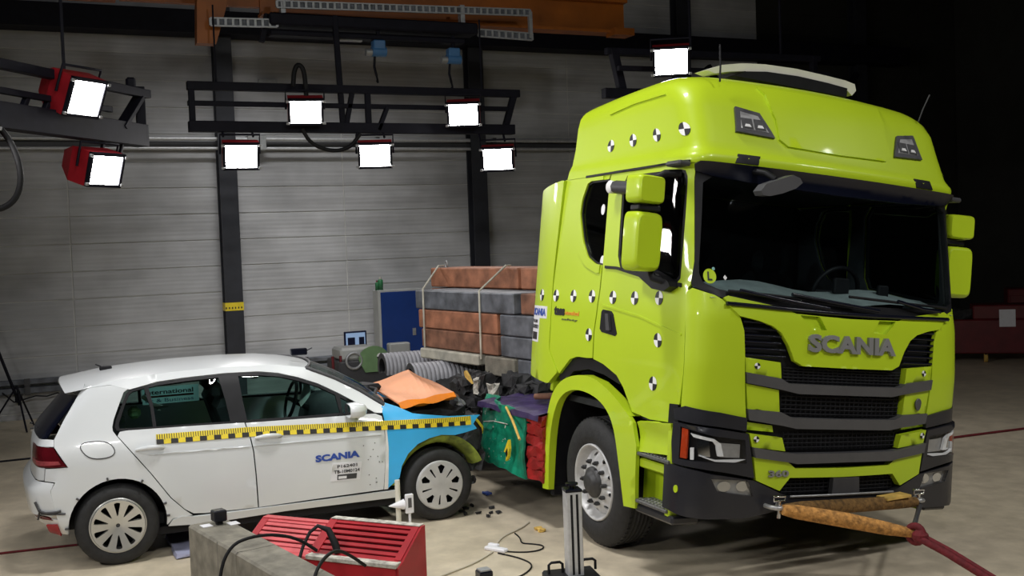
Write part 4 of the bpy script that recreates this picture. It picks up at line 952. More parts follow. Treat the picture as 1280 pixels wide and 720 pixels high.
# --- tail: hatch glass, gate, lamps, bumper
tb = lambda x, z: TX(x, z)
ct('rear_window', 'blackgloss', [(0, 1.335), (.98, 1.332), (1.10, 1.31), (1.13, 1.2), (1.13, 1.03), (.95, 1.022), (0, 1.022), ][::-1]+[(-a, b) for a, b in [(.98, 1.332), (1.10, 1.31), (1.13, 1.2), (1.13, 1.03), (.95, 1.022)]], (), .002, .012, both=False)
ct('tailgate', 'white', [(0, 1.018), (.95, 1.018), (1.14, 1.025), (TX(-.428, 1.02), 1.02), (TX(-.428, .972), .972), (.72, .972), (.70, .815), (1.13, .81), (1.12, .715), (0, .71), (-1.12, .715), (-1.13, .81), (-.70, .815), (-.72, .972), (-TX(-.428, .972), .972), (-TX(-.428, 1.02), 1.02), (-1.14, 1.025), (-.95, 1.018)], (), 0, .012, both=False)
tl = ct('tail_lamp', 'tail', [(.72, .968), (1.15, .968), (TX(-.43, .962), .962), (TX(-.34, .815), .815), (1.1, .818), (.72, .82)], (), .006, .03)
for s in (1, -1):
    mb = MB(); patch(mb, CB, [(s*a, b) for a, b in [(.78, .865), (1.15, .865), (TX(-.40, .865), .862), (TX(-.385, .838), .835), (1.1, .83), (.78, .83)]], (), .009, .006, .05, sign=sgn_out(CB, s*1.1, .85, CREF)); mb.build('lamp_strip', 'taillight', tl if s > 0 else car.children[-1])
ct('rear_bumper', 'white', [(0, .705), (1.12, .705), (TX(-.44, .695), .695), (TX(-.435, .42), .42), (TX(-.365, .27), .27), (1.1, .285), (.9, .345), (0, .36)][:0]+[(0, .705), (1.12, .705), (TX(-.44, .695), .695), (TX(-.435, .465), .465), (TX(-.47, .44), .44), (1.12, .455), (.9, .44), (0, .44), (-.9, .44), (-1.12, .455), (-TX(-.47, .44), .44), (-TX(-.435, .465), .465), (-TX(-.44, .695), .695), (-1.12, .705)], (), .004, .015, both=False)
ct('bumper_corner', 'whitepart', [(1.02, .425), (TX(-.46, .42), .42), (TX(-.40, .40), .40), (TX(-.365, .275), .275), (TX(-.5, .285), .285), (1.12, .36)], (), -.004, .015)
ct('bumper_diffuser', 'black', [(0, .43), (.9, .43), (1.05, .42), (1.12, .355), (TX(-.52, .29), .29), (1.05, .30), (0, .31), (-1.05, .30), (-TX(-.52, .29), .29), (-1.12, .355), (-1.05, .42), (-.9, .43)], (), -.02, .015, both=False)
ct('rear_reflector', 'tail', [(1.02, .465), (TX(-.5, .43), .435), (TX(-.46, .405), .41), (1.06, .43)], (), .002, .02, both=True)
mb = MB(); patch(mb, CB.side, [(-.505, .375), (-.43, .378), (-.405, .275), (-.475, .268)], (), .012, .012, .05, sign=sgn_out(CB.side, -.45, .33, CREF)); pl_ = mb.build('red_tow_cover', 'red', car)
m = MB(); m.tube([at(CB.side, a, b, .015*sgn_out(CB.side, a, b, CREF)) for a, b in ((-.57, .56), (-.545, .49), (-.50, .475), (-.44, .478), (-.40, .485))], .010, 5); m.build('torn_trim', 'darkgrey', car)
m = MB(); m.tube([at(CB.side, a, b, .015*sgn_out(CB.side, a, b, CREF)) for a, b in ((-.555, .42), (-.54, .50), (-.53, .47), (-.46, .465), (-.37, .46))], .008, 5); m.build('torn_trim', 'darkgrey', car)
m = MB(); rbox(m, (-.59, .0, 1.0), (.02, .03, .012), .006); m.tube([(-.60, 0, 1.045), (-.595, .0, 1.06)], .012, 6); m.build('rear_wiper_cap', 'chrome', car)
# --- handles, mirrors
for x0, z0 in ((.16, .888), (1.08, .886)):
    for i, sf in enumerate((CB.side, CB.lside)):
        m = MB(); q = sgn_out(sf, x0, z0, CREF); n = 10; pts = [at(sf, x0+.21*k/n, z0+.004*math.sin(PI*k/n), q*(.006+.030*math.sin(PI*k/n)**.5)) for k in range(n+1)]
        m.tube(pts, [.008+.012*math.sin(PI*min(1, max(.05, k/n)))**.5 for k in range(n+1)], 8); m.build('door_handle', 'white', car)
for s in (-1, 1):
    rings = []
    for dx, k in ((.10, .25), (.085, .62), (.05, .9), (.0, 1.0), (-.05, .98), (-.075, .9)):
        ring_ = []
        for i in range(20):
            a = 2*PI*i/20; c, q = math.cos(a), math.sin(a); ring_.append((1.90+dx*.9, s*(.965+.11*k*math.copysign(abs(c)**.6, c)), 1.05+.062*k*math.copysign(abs(q)**.6, q)+.012*dx))
        rings.append(ring_)
    m = MB(); m.grid([r+[r[0]] for r in rings]); m.add(rings[0], [tuple(range(20))], False); h = m.build('door_mirror', 'white', car)
    m = MB(); m.add(rings[-1], [tuple(range(20))], False); m.build('mirror_glass', 'chrome', h)
    m = MB(); m.tube([(1.92, s*.84, .995), (1.91, s*.92, .998), (1.90, s*.97, 1.0)], .022, 8); m.build('mirror_foot', 'black', h)
# --- front wing (blue film), torn nose
FW = [(2.165, .335), (2.25, .40), (2.278, .42), (2.30, .52), (2.36, .62), (2.45, .695), (2.56, .735), (2.67, .752), (2.80, .735), (2.90, .745), (3.02, .765), (2.985, .81), (3.02, .855), (3.06, .882), (2.75, .905), (2.43, .957), (2.30, 1.025), (2.20, 1.065), (2.165, 1.035), (2.172, .85), (2.178, .69)]
cs('front_wing', 'blue', FW, (), .001, .012, .05)
cs('wing_foot', 'whitepart', [(2.14, .335), (2.175, .335), (2.19, .69), (2.182, .86), (2.165, .86), (2.166, .69)], (), .003, .008, .05, left=False)
# yellow/black scale tape
def tz(x): return float(np.interp(x, [.31, 1.03, 2.96], [.99, .977, .882]))
m = MB(); q = sgn_out(CB.side, 1, .9, CREF); n = 48
ts_ = lambda x, v, d: at(CB.side, x, tz(x)-.075+.075*v, q*d)
X0, X1 = .315, 2.96
for k in range(96):
    a, b = X0+(X1-X0)*k/96, X0+(X1-X0)*(k+1)/96; m.add([ts_(a, 0, .006), ts_(b, 0, .006), ts_(b, .5, .006), ts_(a, .5, .006), ts_(b, 1, .006), ts_(a, 1, .006)], [(0, 1, 2, 3), (3, 2, 4, 5)], False)
m.mi = 1
for k in range(n):
    a, b = X0+(X1-X0)*k/n, X0+(X1-X0)*(k+1)/n
    if k % 2 == 0: m.add([ts_(a, 0, .0072), ts_(b, 0, .0072), ts_(b, .48, .0072), ts_(a, .48, .0072)], [(0, 1, 2, 3)], False)
    for j in range(3):
        c = a+(b-a)*(j+.3)/3; h = .5 if j else .42; m.add([ts_(c, h, .0072), ts_(c+.0055, h, .0072), ts_(c+.0055, .98, .0072), ts_(c, .98, .0072)], [(0, 1, 2, 3)], False)
m.build('scale_tape', ['yellow', 'tapeblack'], car)
# door lettering
q = sgn_out(CB.side, 1.7, .6, CREF)
m = MB(); patch(m, CB.side, [(1.68, .46), (1.93, .45), (1.95, .60), (1.70, .61)], (), .003, .003, .06, sign=q); m.build('door_sticker', 'sticker', car)
m = MB(); lettering(m, 'SCANIA', lambda u, v, d: at(CB.side, 1.56+.375*u, .635+.058*v+.006*u, q*(.003+.003*d)), .05); m.build('door_lettering', 'logoblue', car)
m = MB(); lettering(m, 'P162401', lambda u, v, d: at(CB.side, 1.74+.17*u, .567+.026*v, q*(.004+.002*d)), .02); m.build('door_lettering', 'darkgrey', car)
m = MB(); lettering(m, 'TB-10M0124', lambda u, v, d: at(CB.side, 1.71+.22*u, .522+.028*v, q*(.004+.002*d)), .02); m.build('door_lettering', 'darkgrey', car)
m = MB(); patch(m, CB.side, [(1.735, .468), (1.90, .464), (1.905, .508), (1.738, .511)], (), .005, .003, .06, sign=q); m.build('sticker_block', 'darkgrey', car)
m = MB(); patch(m, CB.side, [(1.745, .475), (1.815, .473), (1.817, .495), (1.747, .497)], (), .0065, .002, .06, sign=q); m.build('sticker_block', 'sticker', car)
rd = random.Random(3)
for k in range(13):
    x, z = rd.uniform(1.97, 2.13), rd.uniform(.38, .80); m = MB(); m.cyl(at(CB.side, x, z, 0), at(CB.side, x, z, q*.003), .0045, 8); m.build('measuring_dot', 'greybar', car)
# --- crumpled bonnet
rd = random.Random(11)
NR, NC = 12, 14
def hood(u, v):   # u 0..1 rear to front, v 0..1 right (near) to left (far)
    xs0 = [2.36, 2.62, 2.90]; zs0 = [1.03, 1.045, 1.085]       # right edge
    xs1 = [2.42, 2.86, 3.14]; zs1 = [1.045, 1.165, 1.00]       # left edge
    k = u*2; i = min(1, int(k)); f = k-i
    a = Vector((xs0[i]+(xs0[i+1]-xs0[i])*f, -.66+.06*u, zs0[i]+(zs0[i+1]-zs0[i])*f)); b = Vector((xs1[i]+(xs1[i+1]-xs1[i])*f, .66-.06*u, zs1[i]+(zs1[i+1]-zs1[i])*f))
    p = a.lerp(b, v); p.z += .012*math.sin(v*9+u*5)*math.sin(PI*u)+.01*math.sin(u*11+v*3); return p
P = [[hood(i/NR, j/NC) for j in range(NC+1)] for i in range(NR+1)]
m = MB(); m.grid([[tuple(p) for p in r] for r in P], False); m.grid([[tuple(p-Vector((0, 0, .012))) for p in r] for r in P], False); bon = m.build('crumpled_bonnet', 'orange', car)
edge = [P[i][0] for i in range(NR+1)]
m = MB(); m.grid([[tuple(p) for p in edge], [tuple(p+Vector((.015, -.03, -.05-.015*math.sin(i)))) for i, p in enumerate(edge)], [tuple(p+Vector((.0, .0, -.065))) for i, p in enumerate(edge)]], False)
fr_ = P[NR]; m.grid([[tuple(p) for p in fr_], [tuple(p+Vector((.05, -.01, -.05+.012*math.sin(2.3*i)))) for i, p in enumerate(fr_)]], False); m.build('bonnet_fold', 'orangedeep', bon)
m = MB(); m.grid([[(2.90+.03*i, -.60+.02*j, 1.07-.028*i-.012*j+.012*math.sin(3*i+2*j)) for j in range(5)] for i in range(5)], False); m.grid([[(2.98+.012*math.sin(i*2.0+j), -.60+.05*j, .96-.022*i) for j in range(4)] for i in range(5)], False); m.build('torn_bonnet_tip', 'whitepart', bon)
m = MB(); rbox(m, (2.30, .22, 1.08), (.10, .15, .035), .03, .4); m.build('scuttle_box', 'black', car)
# crushed engine bay: jagged dark block
def crumple(c, h, nx, ny, nz, amp, seed, mb):
    r = random.Random(seed); t = {}
    def pt(i, j, k):
        if (i, j, k) not in t: t[(i, j, k)] = (c[0]+h[0]*(2*i/nx-1)+r.uniform(-amp, amp), c[1]+h[1]*(2*j/ny-1)+r.uniform(-amp, amp), c[2]+h[2]*(2*k/nz-1)+r.uniform(-amp, amp))
        return t[(i, j, k)]
    for (A, B, fx) in ((nx, ny, lambda a, b, e: (a, b, e*nz)), (nx, nz, lambda a, b, e: (a, e*ny, b)), (ny, nz, lambda a, b, e: (e*nx, a, b))):
        for e in (0, 1):
            for a in range(A):
                for b in range(B): mb.add([pt(*fx(a, b, e)), pt(*fx(a+1, b, e)), pt(*fx(a+1, b+1, e)), pt(*fx(a, b+1, e))], [(0, 1, 2, 3)], False)
m = MB(); crumple((2.66, 0, .76), (.36, .60, .17), 6, 9, 4, .035, 5, m); m.build('crushed_engine', 'debris', car)
m = MB(); crumple((3.0, -.15, .62), (.10, .60, .22), 3, 10, 5, .04, 8, m); m.build('crushed_front_panel', 'debris', car)
m = MB(); m.grid([[(2.98+.05*i+.02*math.sin(j), -.74+.03*math.sin(i*2), .83-.055*j-.02*i) for j in range(6)] for i in range(3)], False); m.build('torn_bumper_skin', 'black', car)
m = MB(); m.tube([(3.0, -.80, .875), (3.05, -.79, .82), (3.10, -.76, .76), (3.11, -.72, .70)], .012, 6); m.build('torn_tape_end', 'yellow', car)
m = MB(); crumple((3.0, -.66, .49), (.07, .06, .07), 3, 3, 3, .015, 4, m); m.build('bumper_foam', 'foam', car)
m = MB(); crumple((2.98, -.76, .30), (.03, .03, .03), 2, 2, 2, .012, 9, m); m.build('torn_bracket', 'debris', car)
# wheel-arch liners
for s in (-1, 1):
    m = MB(); m.grid([[(x, s*y, z) for x, z in arc(2.64, .32, r_, 22, 175, 18)] for r_, y in ((.44, .862), (.40, .858), (.36, .83), (.345, .74), (.345, .60))]); m.build('front_arch_liner', 'liner', car)
    A = arc(.0, .32, .36, -10, 190, 18); m = MB(); m.grid([[(x, s*y, z) for x, z in A] for y in (.875, .58)]); m.add([(x, s*.58, z) for x, z in A], [tuple(range(len(A)))], False); m.build('rear_arch_liner', 'black', car)
# --- wheels
def car_tyre(x, s, R=.315, name='rear_wheel'):
    cy = s*.882; yi = s*.68; m = MB()
    m.lathe([(.205, cy-s*.012), (.215, cy+s*.0), (.24, cy+s*.008), (.275, cy+s*.004), (.298, cy-s*.012), (.309, cy-s*.028), (R, cy-s*.045), (R, cy-s*.06), (R-.008, cy-s*.062), (R-.008, cy-s*.07), (R, cy-s*.072), (R, cy-s*.10), (R-.008, cy-s*.102), (R-.008, cy-s*.11), (R, cy-s*.112), (R, yi+s*.045), (.30, yi+s*.012), (.24, yi), (.2, yi+s*.01)], 64, 'Y', (x, 0, R))
    return m.build(name, 'tyre', car), cy
def alloy(w, cy, s, x, R=.315):
    m = MB(); m.lathe([(.214, cy-s*.02), (.214, cy+s*.003), (.206, cy+s*.005), (.198, cy-s*.006), (.192, cy-s*.05), (.190, cy-s*.12)], 56, 'Y', (x, 0, R)); m.build('rim', 'alloy', w)
    rf = lambda r: -.005-.030*(1-min(1, r/.2))
    hol = []
    for k in range(10):
        a = 2*PI*(k+.5)/10+.0; wd = .135; hol.append([(a-wd*.45, .088), (a, .078), (a+wd*.45, .088), (a+wd*1.0, .17), (a+wd*.9, .183), (a, .187), (a-wd*.9, .183), (a-wd*1.0, .17)])
    m = MB(); patch(m, polar(rf, s, x, R, cy), [(0, .02), (2*PI, .02), (2*PI, .2), (0, .2)], hol, 0, .03, .08, sign=1); m.build('spokes', 'alloy', w)
    m = MB(); m.lathe([(0, cy-s*.10), (.19, cy-s*.10)], 32, 'Y', (x, 0, R)); m.build('brake_disc', 'black', w)
    m = MB(); m.lathe([(.034, cy-s*.04), (.032, cy-s*.022), (.0, cy-s*.02)], 20, 'Y', (x, 0, R)); m.build('hub_cap', 'greybar', w)
    for k in range(5):
        a = 2*PI*k/5+PI/2; p = (x+.056*math.cos(a), cy-s*.028, R+.056*math.sin(a)); m = MB(); m.cyl(p, (p[0], cy-s*.02, p[2]), .010, 8); m.build('wheel_bolt', 'black', w)
def capped(w, cy, s, x, R=.315):
    m = MB(); m.lathe([(.214, cy-s*.03), (.214, cy+s*.004), (.205, cy+s*.008), (.196, cy+s*.008)], 56, 'Y', (x, 0, R)); m.build('rim', 'hubcap', w)
    rf = lambda r: .008+.012*(1-(r/.2)**2)
    hol = []
    for k in range(10):
        a = 2*PI*(k+.35)/10
        if k % 2 == 0: hol.append([(a-.10, .105), (a+.10, .105), (a+.20, .165), (a+.02, .182), (a-.20, .165)])
        else: hol.append([(a-.05, .085), (a+.05, .085), (a+.06, .165), (a, .172), (a-.06, .165)])
    m = MB(); patch(m, polar(rf, s, x, R, cy), [(0, .001), (2*PI, .001), (2*PI, .2), (0, .2)], hol, 0, .012, .08, sign=1); m.build('wheel_trim', 'hubcap', w)
    m = MB(); m.lathe([(0, cy-s*.05), (.19, cy-s*.05)], 32, 'Y', (x, 0, R)); m.build('steel_wheel', 'black', w)
for s in (-1, 1):
    w, cy = car_tyre(0.0, s); alloy(w, cy, s, 0.0); w, cy = car_tyre(2.638, s, name='front_wheel'); capped(w, cy, s, 2.638)
m = MB(); m.cyl((0, -.75, .31), (0, .75, .31), .04, 8); m.build('rear_axle', 'black', car)
# --- cabin
m = MB(); m.box((-.25, -.72, .25), (2.2, .72, .34)); m.build('cabin_floor', 'interior', car)
for x, y in ((1.15, -.36), (1.15, .36)):
    m = MB(); rbox(m, (x+.15, y, .55), (.25, .24, .09), .05); t = MB(); rbox(t, (0, 0, 0), (.075, .23, .32), .06)
    m.add([(x-.17+v[0]*math.cos(.3)-v[2]*math.sin(.3), y+v[1], .88+v[0]*math.sin(.3)+v[2]*math.cos(.3)) for v in t.v], t.f, False); rbox(m, (x-.29, y, 1.24), (.05, .12, .07), .04); m.build('front_seat', 'interior', car)
m = MB(); rbox(m, (.35, 0, .58), (.25, .62, .09), .05); rbox(m, (.02, 0, .86), (.09, .62, .28), .05)
for y in (-.38, .38): rbox(m, (.0, y, 1.16), (.04, .11, .06), .03)
m.build('rear_bench', 'interior', car)
m = MB(); m.grid([[(x, -.70+1.4*k/8, z) for k in range(9)] for x, z in ((2.22, 1.02), (1.95, 1.02), (1.80, .98), (1.75, .80), (1.76, .5))]); m.build('dashboard', 'interior', car)
m = MB(); a = [(1.62+.10*math.cos(q)*.5, .36+.18*math.sin(q), 1.0+.17*math.cos(q)) for q in [2*PI*k/24 for k in range(24)]]; m.tube(a, .016, 6, closed=True); m.tube([a[6], (1.64, .36, 1.0), a[18]], .02, 6); m.tube([(1.64, .36, 1.0), (1.8, .36, .9)], .03, 6); m.build('steering_wheel', 'black', car)
def sheet(name, mt, pts, nu=8):
    m = MB(); m.grid(pts); return m.build(name, mt, car)
sheet('airbag', 'airbag', [[(1.68+.10*math.sin(PI*j/8), .20+.35*i/6, .95+.30*j/8+.03*math.sin(i)) for j in range(9)] for i in range(7)])
sheet('curtain_airbag', 'airbag', [[(.35+.14*j/6+.05*math.sin(i), .45+.02*i, 1.04+.10*i/6-.16*j/6*(i/6)) for j in range(7)] for i in range(7)])
m = MB(); rbox(m, (.20, -.2, 1.09), (.05, .06, .05), .03); m.build('rear_ballast_bag', 'greenmachine', car)
for x, z in ((1.33, 1.24), (1.53, 1.25)):
    m = MB(); rbox(m, (x, .58, z), (.035, .01, .035), .008); m.build('target_plate', 'black', car)
    m = MB(); m.lathe([(0, -.012), (.012, -.012), (.012, 0)], 10, 'Y', (x, .57, z)); m.build('target_dot', 'markwhite', car)
sheet('window_banner', 'signteal', [[(.32+.50*j/4, .60, 1.04+.155*i/2) for j in range(5)] for i in range(3)])
m = MB(); m.box((.33, .590, 1.10), (.77, .596, 1.117)); m.build('banner_rule', 'signrule', car)
m = MB(); lettering(m, 'international', lambda u, v, d: (.34+.43*u, .596-.004*d, 1.128+.042*v), .02); m.build('banner_lettering', 'darkgrey', car)
m = MB(); lettering(m, 'tic & Business', lambda u, v, d: (.34+.43*u, .596-.004*d, 1.055+.033*v), .0); m.build('banner_lettering', 'bluepart', car)
# ================================================================== FLOOD LAMPS AND RIGS
def floodlight(loc, target, label, group, w=.37, h=.275, dp=.34):
    t = thing('floodlight', label, 'floodlight', loc, 0, group)
    d = Vector(target)-Vector(loc); yaw = math.atan2(d.y, d.x); pit = math.atan2(d.z, math.hypot(d.x, d.y)); t.rotation_euler = (0, -pit, yaw)
    m = MB(); H = [(-.03, w/2+.03, h/2+.03), (-dp*.55, w/2+.03, h/2+.03), (-dp, w/2-.07, h/2-.06)]; R_ = []
    for x, a, b in H: R_.append([(x, -a, -b), (x, a, -b), (x, a, b), (x, -a, b), (x, -a, -b)])
    m.grid(R_, False); m.add(R_[-1][:4], [(0, 1, 2, 3)], False); m.build('housing', 'red', t)
    m = MB()
    for s in (-1, 1):
        m.box((-.035, s*(w/2), -h/2-.03), (.012, s*(w/2+.03), h/2+.03)); m.box((-.035, -w/2-.03, s*(h/2)), (.012, w/2+.03, s*(h/2+.03)))
    m.build('lens_frame', 'rig', t)
    m = MB(); m.add([(-.004, -w/2, -h/2), (-.004, w/2, -h/2), (-.004, w/2, h/2), (-.004, -w/2, h/2)], [(0, 1, 2, 3)], False); m.build('lens', 'lamplens', t)
    for sy in (-1, 1):
        for sz in (-1, 1):
            m = MB(); m.box((.0, sy*(w/2+.015), sz*(h/2)-.015), (.025, sy*(w/2+.055), sz*(h/2)+.015), .004); m.build('clip', 'galv', t)
    m = MB(); m.tube([(-.15, -w/2-.05, 0), (-.15, -w/2-.05, h/2+.10), (-.15, w/2+.05, h/2+.10), (-.15, w/2+.05, 0)], .014, 6); m.build('yoke', 'rig', t)
    return t
AIM = (1.2, -3.2, 1.3)
RX = -5.9
crig = thing('lamp_rig', 'black ladder frame with lamps hanging in front of the wall between two columns', 'lamp rig', (RX-.22, -.9, 3.9))
def rig_part(nm, a, b, w, h, root, o): m = MB(); m.bar([a[i]-o[i] for i in range(3)], [b[i]-o[i] for i in range(3)], w, h, bev=.005); m.build(nm, 'rig', root)
o_ = (RX-.22, -.9, 3.9)
for z, w, y0, y1 in ((4.42, .10, -3.25, 1.15), (4.21, .06, -3.25, 1.05), (3.93, .13, -3.25, 1.05)): rig_part('rail', (RX-.22, y0, z), (RX-.22, y1, z), w, w, crig, o_)
for y in (-3.2, -1.0, ): rig_part('upright', (RX-.22, y, 3.93), (RX-.22, y, 4.45), .07, .07, crig, o_)
rig_part('upright', (RX-.22, 1.08, 4.42), (RX-.22, .92, 3.93), .08, .08, crig, o_)
rig_part('brace', (RX-.22, -1.2, 4.4), (RX-.22, -1.3, 3.95), .06, .06, crig, o_)
rig_part('brace', (RX-.20, -.75, 4.2), (RX-.20, -.88, 3.9), .09, .05, crig, o_)
for y in (-1.32, ): rig_part('hanger', (RX-.22, y-.02, 3.95), (RX-.22, y-.07, 5.35), .07, .05, crig, o_)
for y in (-2.9, .6): rig_part('hanger', (RX-.22, y, 4.42), (RX-.22, y, 5.4), .02, .02, crig, o_)
for i, (y, z) in enumerate(((-2.68, 3.60), (-1.0, 3.60), (.70, 3.56))):
    for dy in (-.18, .18): rig_part('lamp_strut', (RX-.2, y+dy, 3.9), (RX-.14, y+dy, z+.2), .025, .025, crig, o_)
floodlight((RX, -2.68, 3.55), AIM, 'flood lamp hanging lowest at the left end of the middle rig, before the banded column', 'flood lamps on the middle rig')
floodlight((RX+.05, -1.88, 4.09), AIM, 'flood lamp mounted between the rails in the left half of the middle rig', 'flood lamps on the middle rig')
floodlight((RX, -1.0, 3.56), AIM, 'flood lamp hanging below the centre of the middle rig', 'flood lamps on the middle rig')
floodlight((RX+.05, .21, 4.09), AIM, 'flood lamp mounted between the rails near the right end of the middle rig', 'flood lamps on the middle rig')
floodlight((RX, .70, 3.51), AIM, 'flood lamp hanging below the right end of the middle rig', 'flood lamps on the middle rig')
# left rig, running diagonally
ld = Vector((-1.6, 1.32, 0)).normalized(); lo = Vector((-5.12, -3.93, 3.74)); lrig = thing('lamp_rig', 'black diagonal lamp rig entering from the left with two flood lamps', 'lamp rig', tuple(lo))
def lp(nm, s0, z0, s1, z1, w, h, off=0.0):
    n = Vector((-ld.y, ld.x, 0))*off; a = -ld*s0+n+Vector((0, 0, z0)); b = -ld*s1+n+Vector((0, 0, z1)); m = MB(); m.bar(a, b, w, h, bev=.005); m.build(nm, 'rig', lrig)
lp('rail', -.12, .43, 5.0, .43, .09, .09, -.06); lp('rail', -.05, -.03, 5.0, -.03, .16, .24, -.02); lp('rail', .5, .20, 5.0, .20, .05, .06, -.02)
lp('upright', .0, -.1, .0, .5, .10, .08, -.04); lp('brace', .02, .38, .38, .02, .14, .05, -.04)
for s_ in (1.45, 1.75, 2.3, 2.9): lp('brace', s_, .20, s_+.12, .0, .06, .05)
for s_ in (.3, .62): lp('lamp_strut', s_, -.12, s_+.08, -.32, .035, .035)
lp('hanger', 1.2, .43, 1.2, 1.6, .03, .03); lp('hanger', 3.4, .43, 3.4, 1.6, .03, .03)
m = MB(); rbox(m, tuple(-ld*.10+Vector((0, 0, .53))), (.05, .05, .06), .02); m.build('clamp', 'rig', lrig)
LA = (.6, -.6, 1.3)
floodlight((-3.93, -4.52, 3.945), LA, 'upper flood lamp with red housing on the left diagonal rig', 'flood lamps on the left rig', w=.38, h=.33, dp=.5)
floodlight((-4.24, -4.35, 3.27), LA, 'lower flood lamp with red housing under the left diagonal rig', 'flood lamps on the left rig', w=.37, h=.29, dp=.5)
floodlight((-2.82, -5.43, 3.43), LA, 'flood lamp cut off by the left edge of the picture', 'flood lamps on the left rig', w=.26, h=.24)
m = MB(); m.tube(soft([(-3.1, -5.34, 3.62), (-3.05, -5.21, 3.45), (-3.03, -5.14, 3.2), (-3.05, -5.16, 3.0), (-3.1, -5.25, 2.88), (-3.15, -5.4, 2.84)]), .028, 8); tag(m.build('hanging_cable', 'cable'), 'thick black cable looping down at the left edge below the rig', 'cable')
# right rig above the truck
rrig = thing('lamp_rig', 'black lamp rig partly hidden behind the truck roof', 'lamp rig', (-4.2, 2.2, 4.5))
for nm, a, b, w in (('rail', (-.2, -.65, .22), (-.1, 2.6, .22), .08), ('rail', (.0, -.6, -.02), (.1, 2.6, -.02), .06), ('rail', (-.2, -.7, -.30), (-.1, 2.6, -.30), .12), ('upright', (-.2, -.55, .25), (-.2, -.42, -.32), .10), ('upright', (-.1, 2.5, .25), (-.1, 2.5, -.32), .08), ('hanger', (-.2, .6, .2), (-.2, .6, 1.3), .03), ('hanger', (-.15, 2.0, .2), (-.15, 2.0, 1.3), .03)):
    m = MB(); m.bar(a, b, w, w, bev=.005); m.build(nm, 'rig', rrig)
floodlight((-3.75, 2.08, 4.50), (3.5, -2.5, 1.5), 'flood lamp shining over the truck roof', 'flood lamps on the right rig', w=.38, h=.30)
# ================================================================== OVERHEAD CRANE, TRAYS, HOISTS
cr = thing('crane_girder', 'orange overhead crane girder with a hanging bracket at the top of the picture', 'crane', (-6.75, 0, 5.32))
m = MB(); m.box((-.12, -9, .20), (.16, -3.95, .23)); m.box((-.02, -9, .23), (.04, -3.95, .55)); m.box((-.12, -9, .55), (.16, -3.95, .6)); m.build('girder_left', 'crane', cr)
m = MB(); m.box((-.12, -2.2, .10), (.16, 3.2, .14)); m.box((-.02, -2.2, .14), (.04, 3.2, .55)); m.box((-.12, -2.2, .55), (.16, 3.2, .6)); m.build('girder_right', 'crane', cr)
m = MB(); m.prism([(-3.02, .65), (-2.66, .65), (-2.70, .12), (-2.85, -.36), (-3.08, -.36), (-3.06, .1)], lambda u, v, d: (d, u, v), .30, .48); m.build('bracket', 'crane', cr)
m = MB(); m.box((-.1, -3.9, .22), (.0, -2.2, .4)); m.build('bracket_link', 'crane', cr)
m = MB(); m.box((.02, 2.9, .05), (.3, 3.22, .15)); m.build('end_stop', 'crane', cr)
def perforated(name, a, b, h, label):
    t = thing(name, label, 'cable tray', a); d = Vector(b)-Vector(a); L = d.length; n = int(L/.09)
    m = MB(); m.bar((0, 0, h*.42), tuple(d+Vector((0, 0, h*.42))), .03, h*.16); m.bar((0, 0, -h*.42), tuple(d+Vector((0, 0, -h*.42))), .03, h*.16); m.build('rail', 'galv', t)
    m = MB()
    for k in range(n+1):
        p = d*(k/n); m.bar(tuple(p+Vector((0, 0, -h*.4))), tuple(p+Vector((.0, .0, h*.4))), .03, .035)
    m.build('rungs', 'galv', t)['kind'] = 'stuff'
    m = MB(); m.bar((-.012, 0, 0), tuple(d+Vector((-.012, 0, 0))), .006, h*.8); m.build('back_plate', 'greysteel', t)
    return t
perforated('cable_tray', (-6.15, -2.93, 5.20), (-6.15, -2.12, 5.22), .11, 'short grey perforated tray beside the orange bracket')
perforated('cable_tray', (-6.2, -2.1, 5.47), (-6.2, 1.40, 5.55), .10, 'long grey perforated tray along the top of the picture')
perforated('cable_tray', (-6.2, .62, 5.24), (-6.2, 1.42, 5.22), .11, 'short grey perforated tray at the right end of the black gantry')
tag(MB().bar((-6.2, 1.40, 5.2), (-6.2, 1.40, 5.56), .05, .05).build('tray_end_post', 'galv'), 'grey upright closing the tray loop beside the orange girder', 'post')
gt = thing('gantry_beam', 'black lighting gantry beam under the grey trays', 'gantry', (-6.25, -.8, 5.2))
m = MB(); m.box((-.15, -1.42, .0), (.15, 1.38, .15), .02); m.build('box_beam', 'rig', gt)
m = MB(); m.box((-.1, -1.4, -.12), (.1, 1.2, -.06), .01); m.build('lower_rail', 'rig', gt)
m = MB(); m.bar((0, -1.42, .15), (0, -1.50, -.2), .08, .06); m.build('end_plate', 'rig', gt)
for y in (-1.22, 1.2): m = MB(); m.box((-.05, y-.03, .12), (.05, y+.03, .40)); m.build('hanger', 'galv', gt)
m = MB(); m.box((-.06, -.5, -.14), (.02, -.2, -.09), .005); m.build('tube_light', 'galv', gt)
m = MB(); m.box((-.05, .1, -.12), (.05, .9, -.05), .01); m.build('cable_carrier', 'rig', gt)
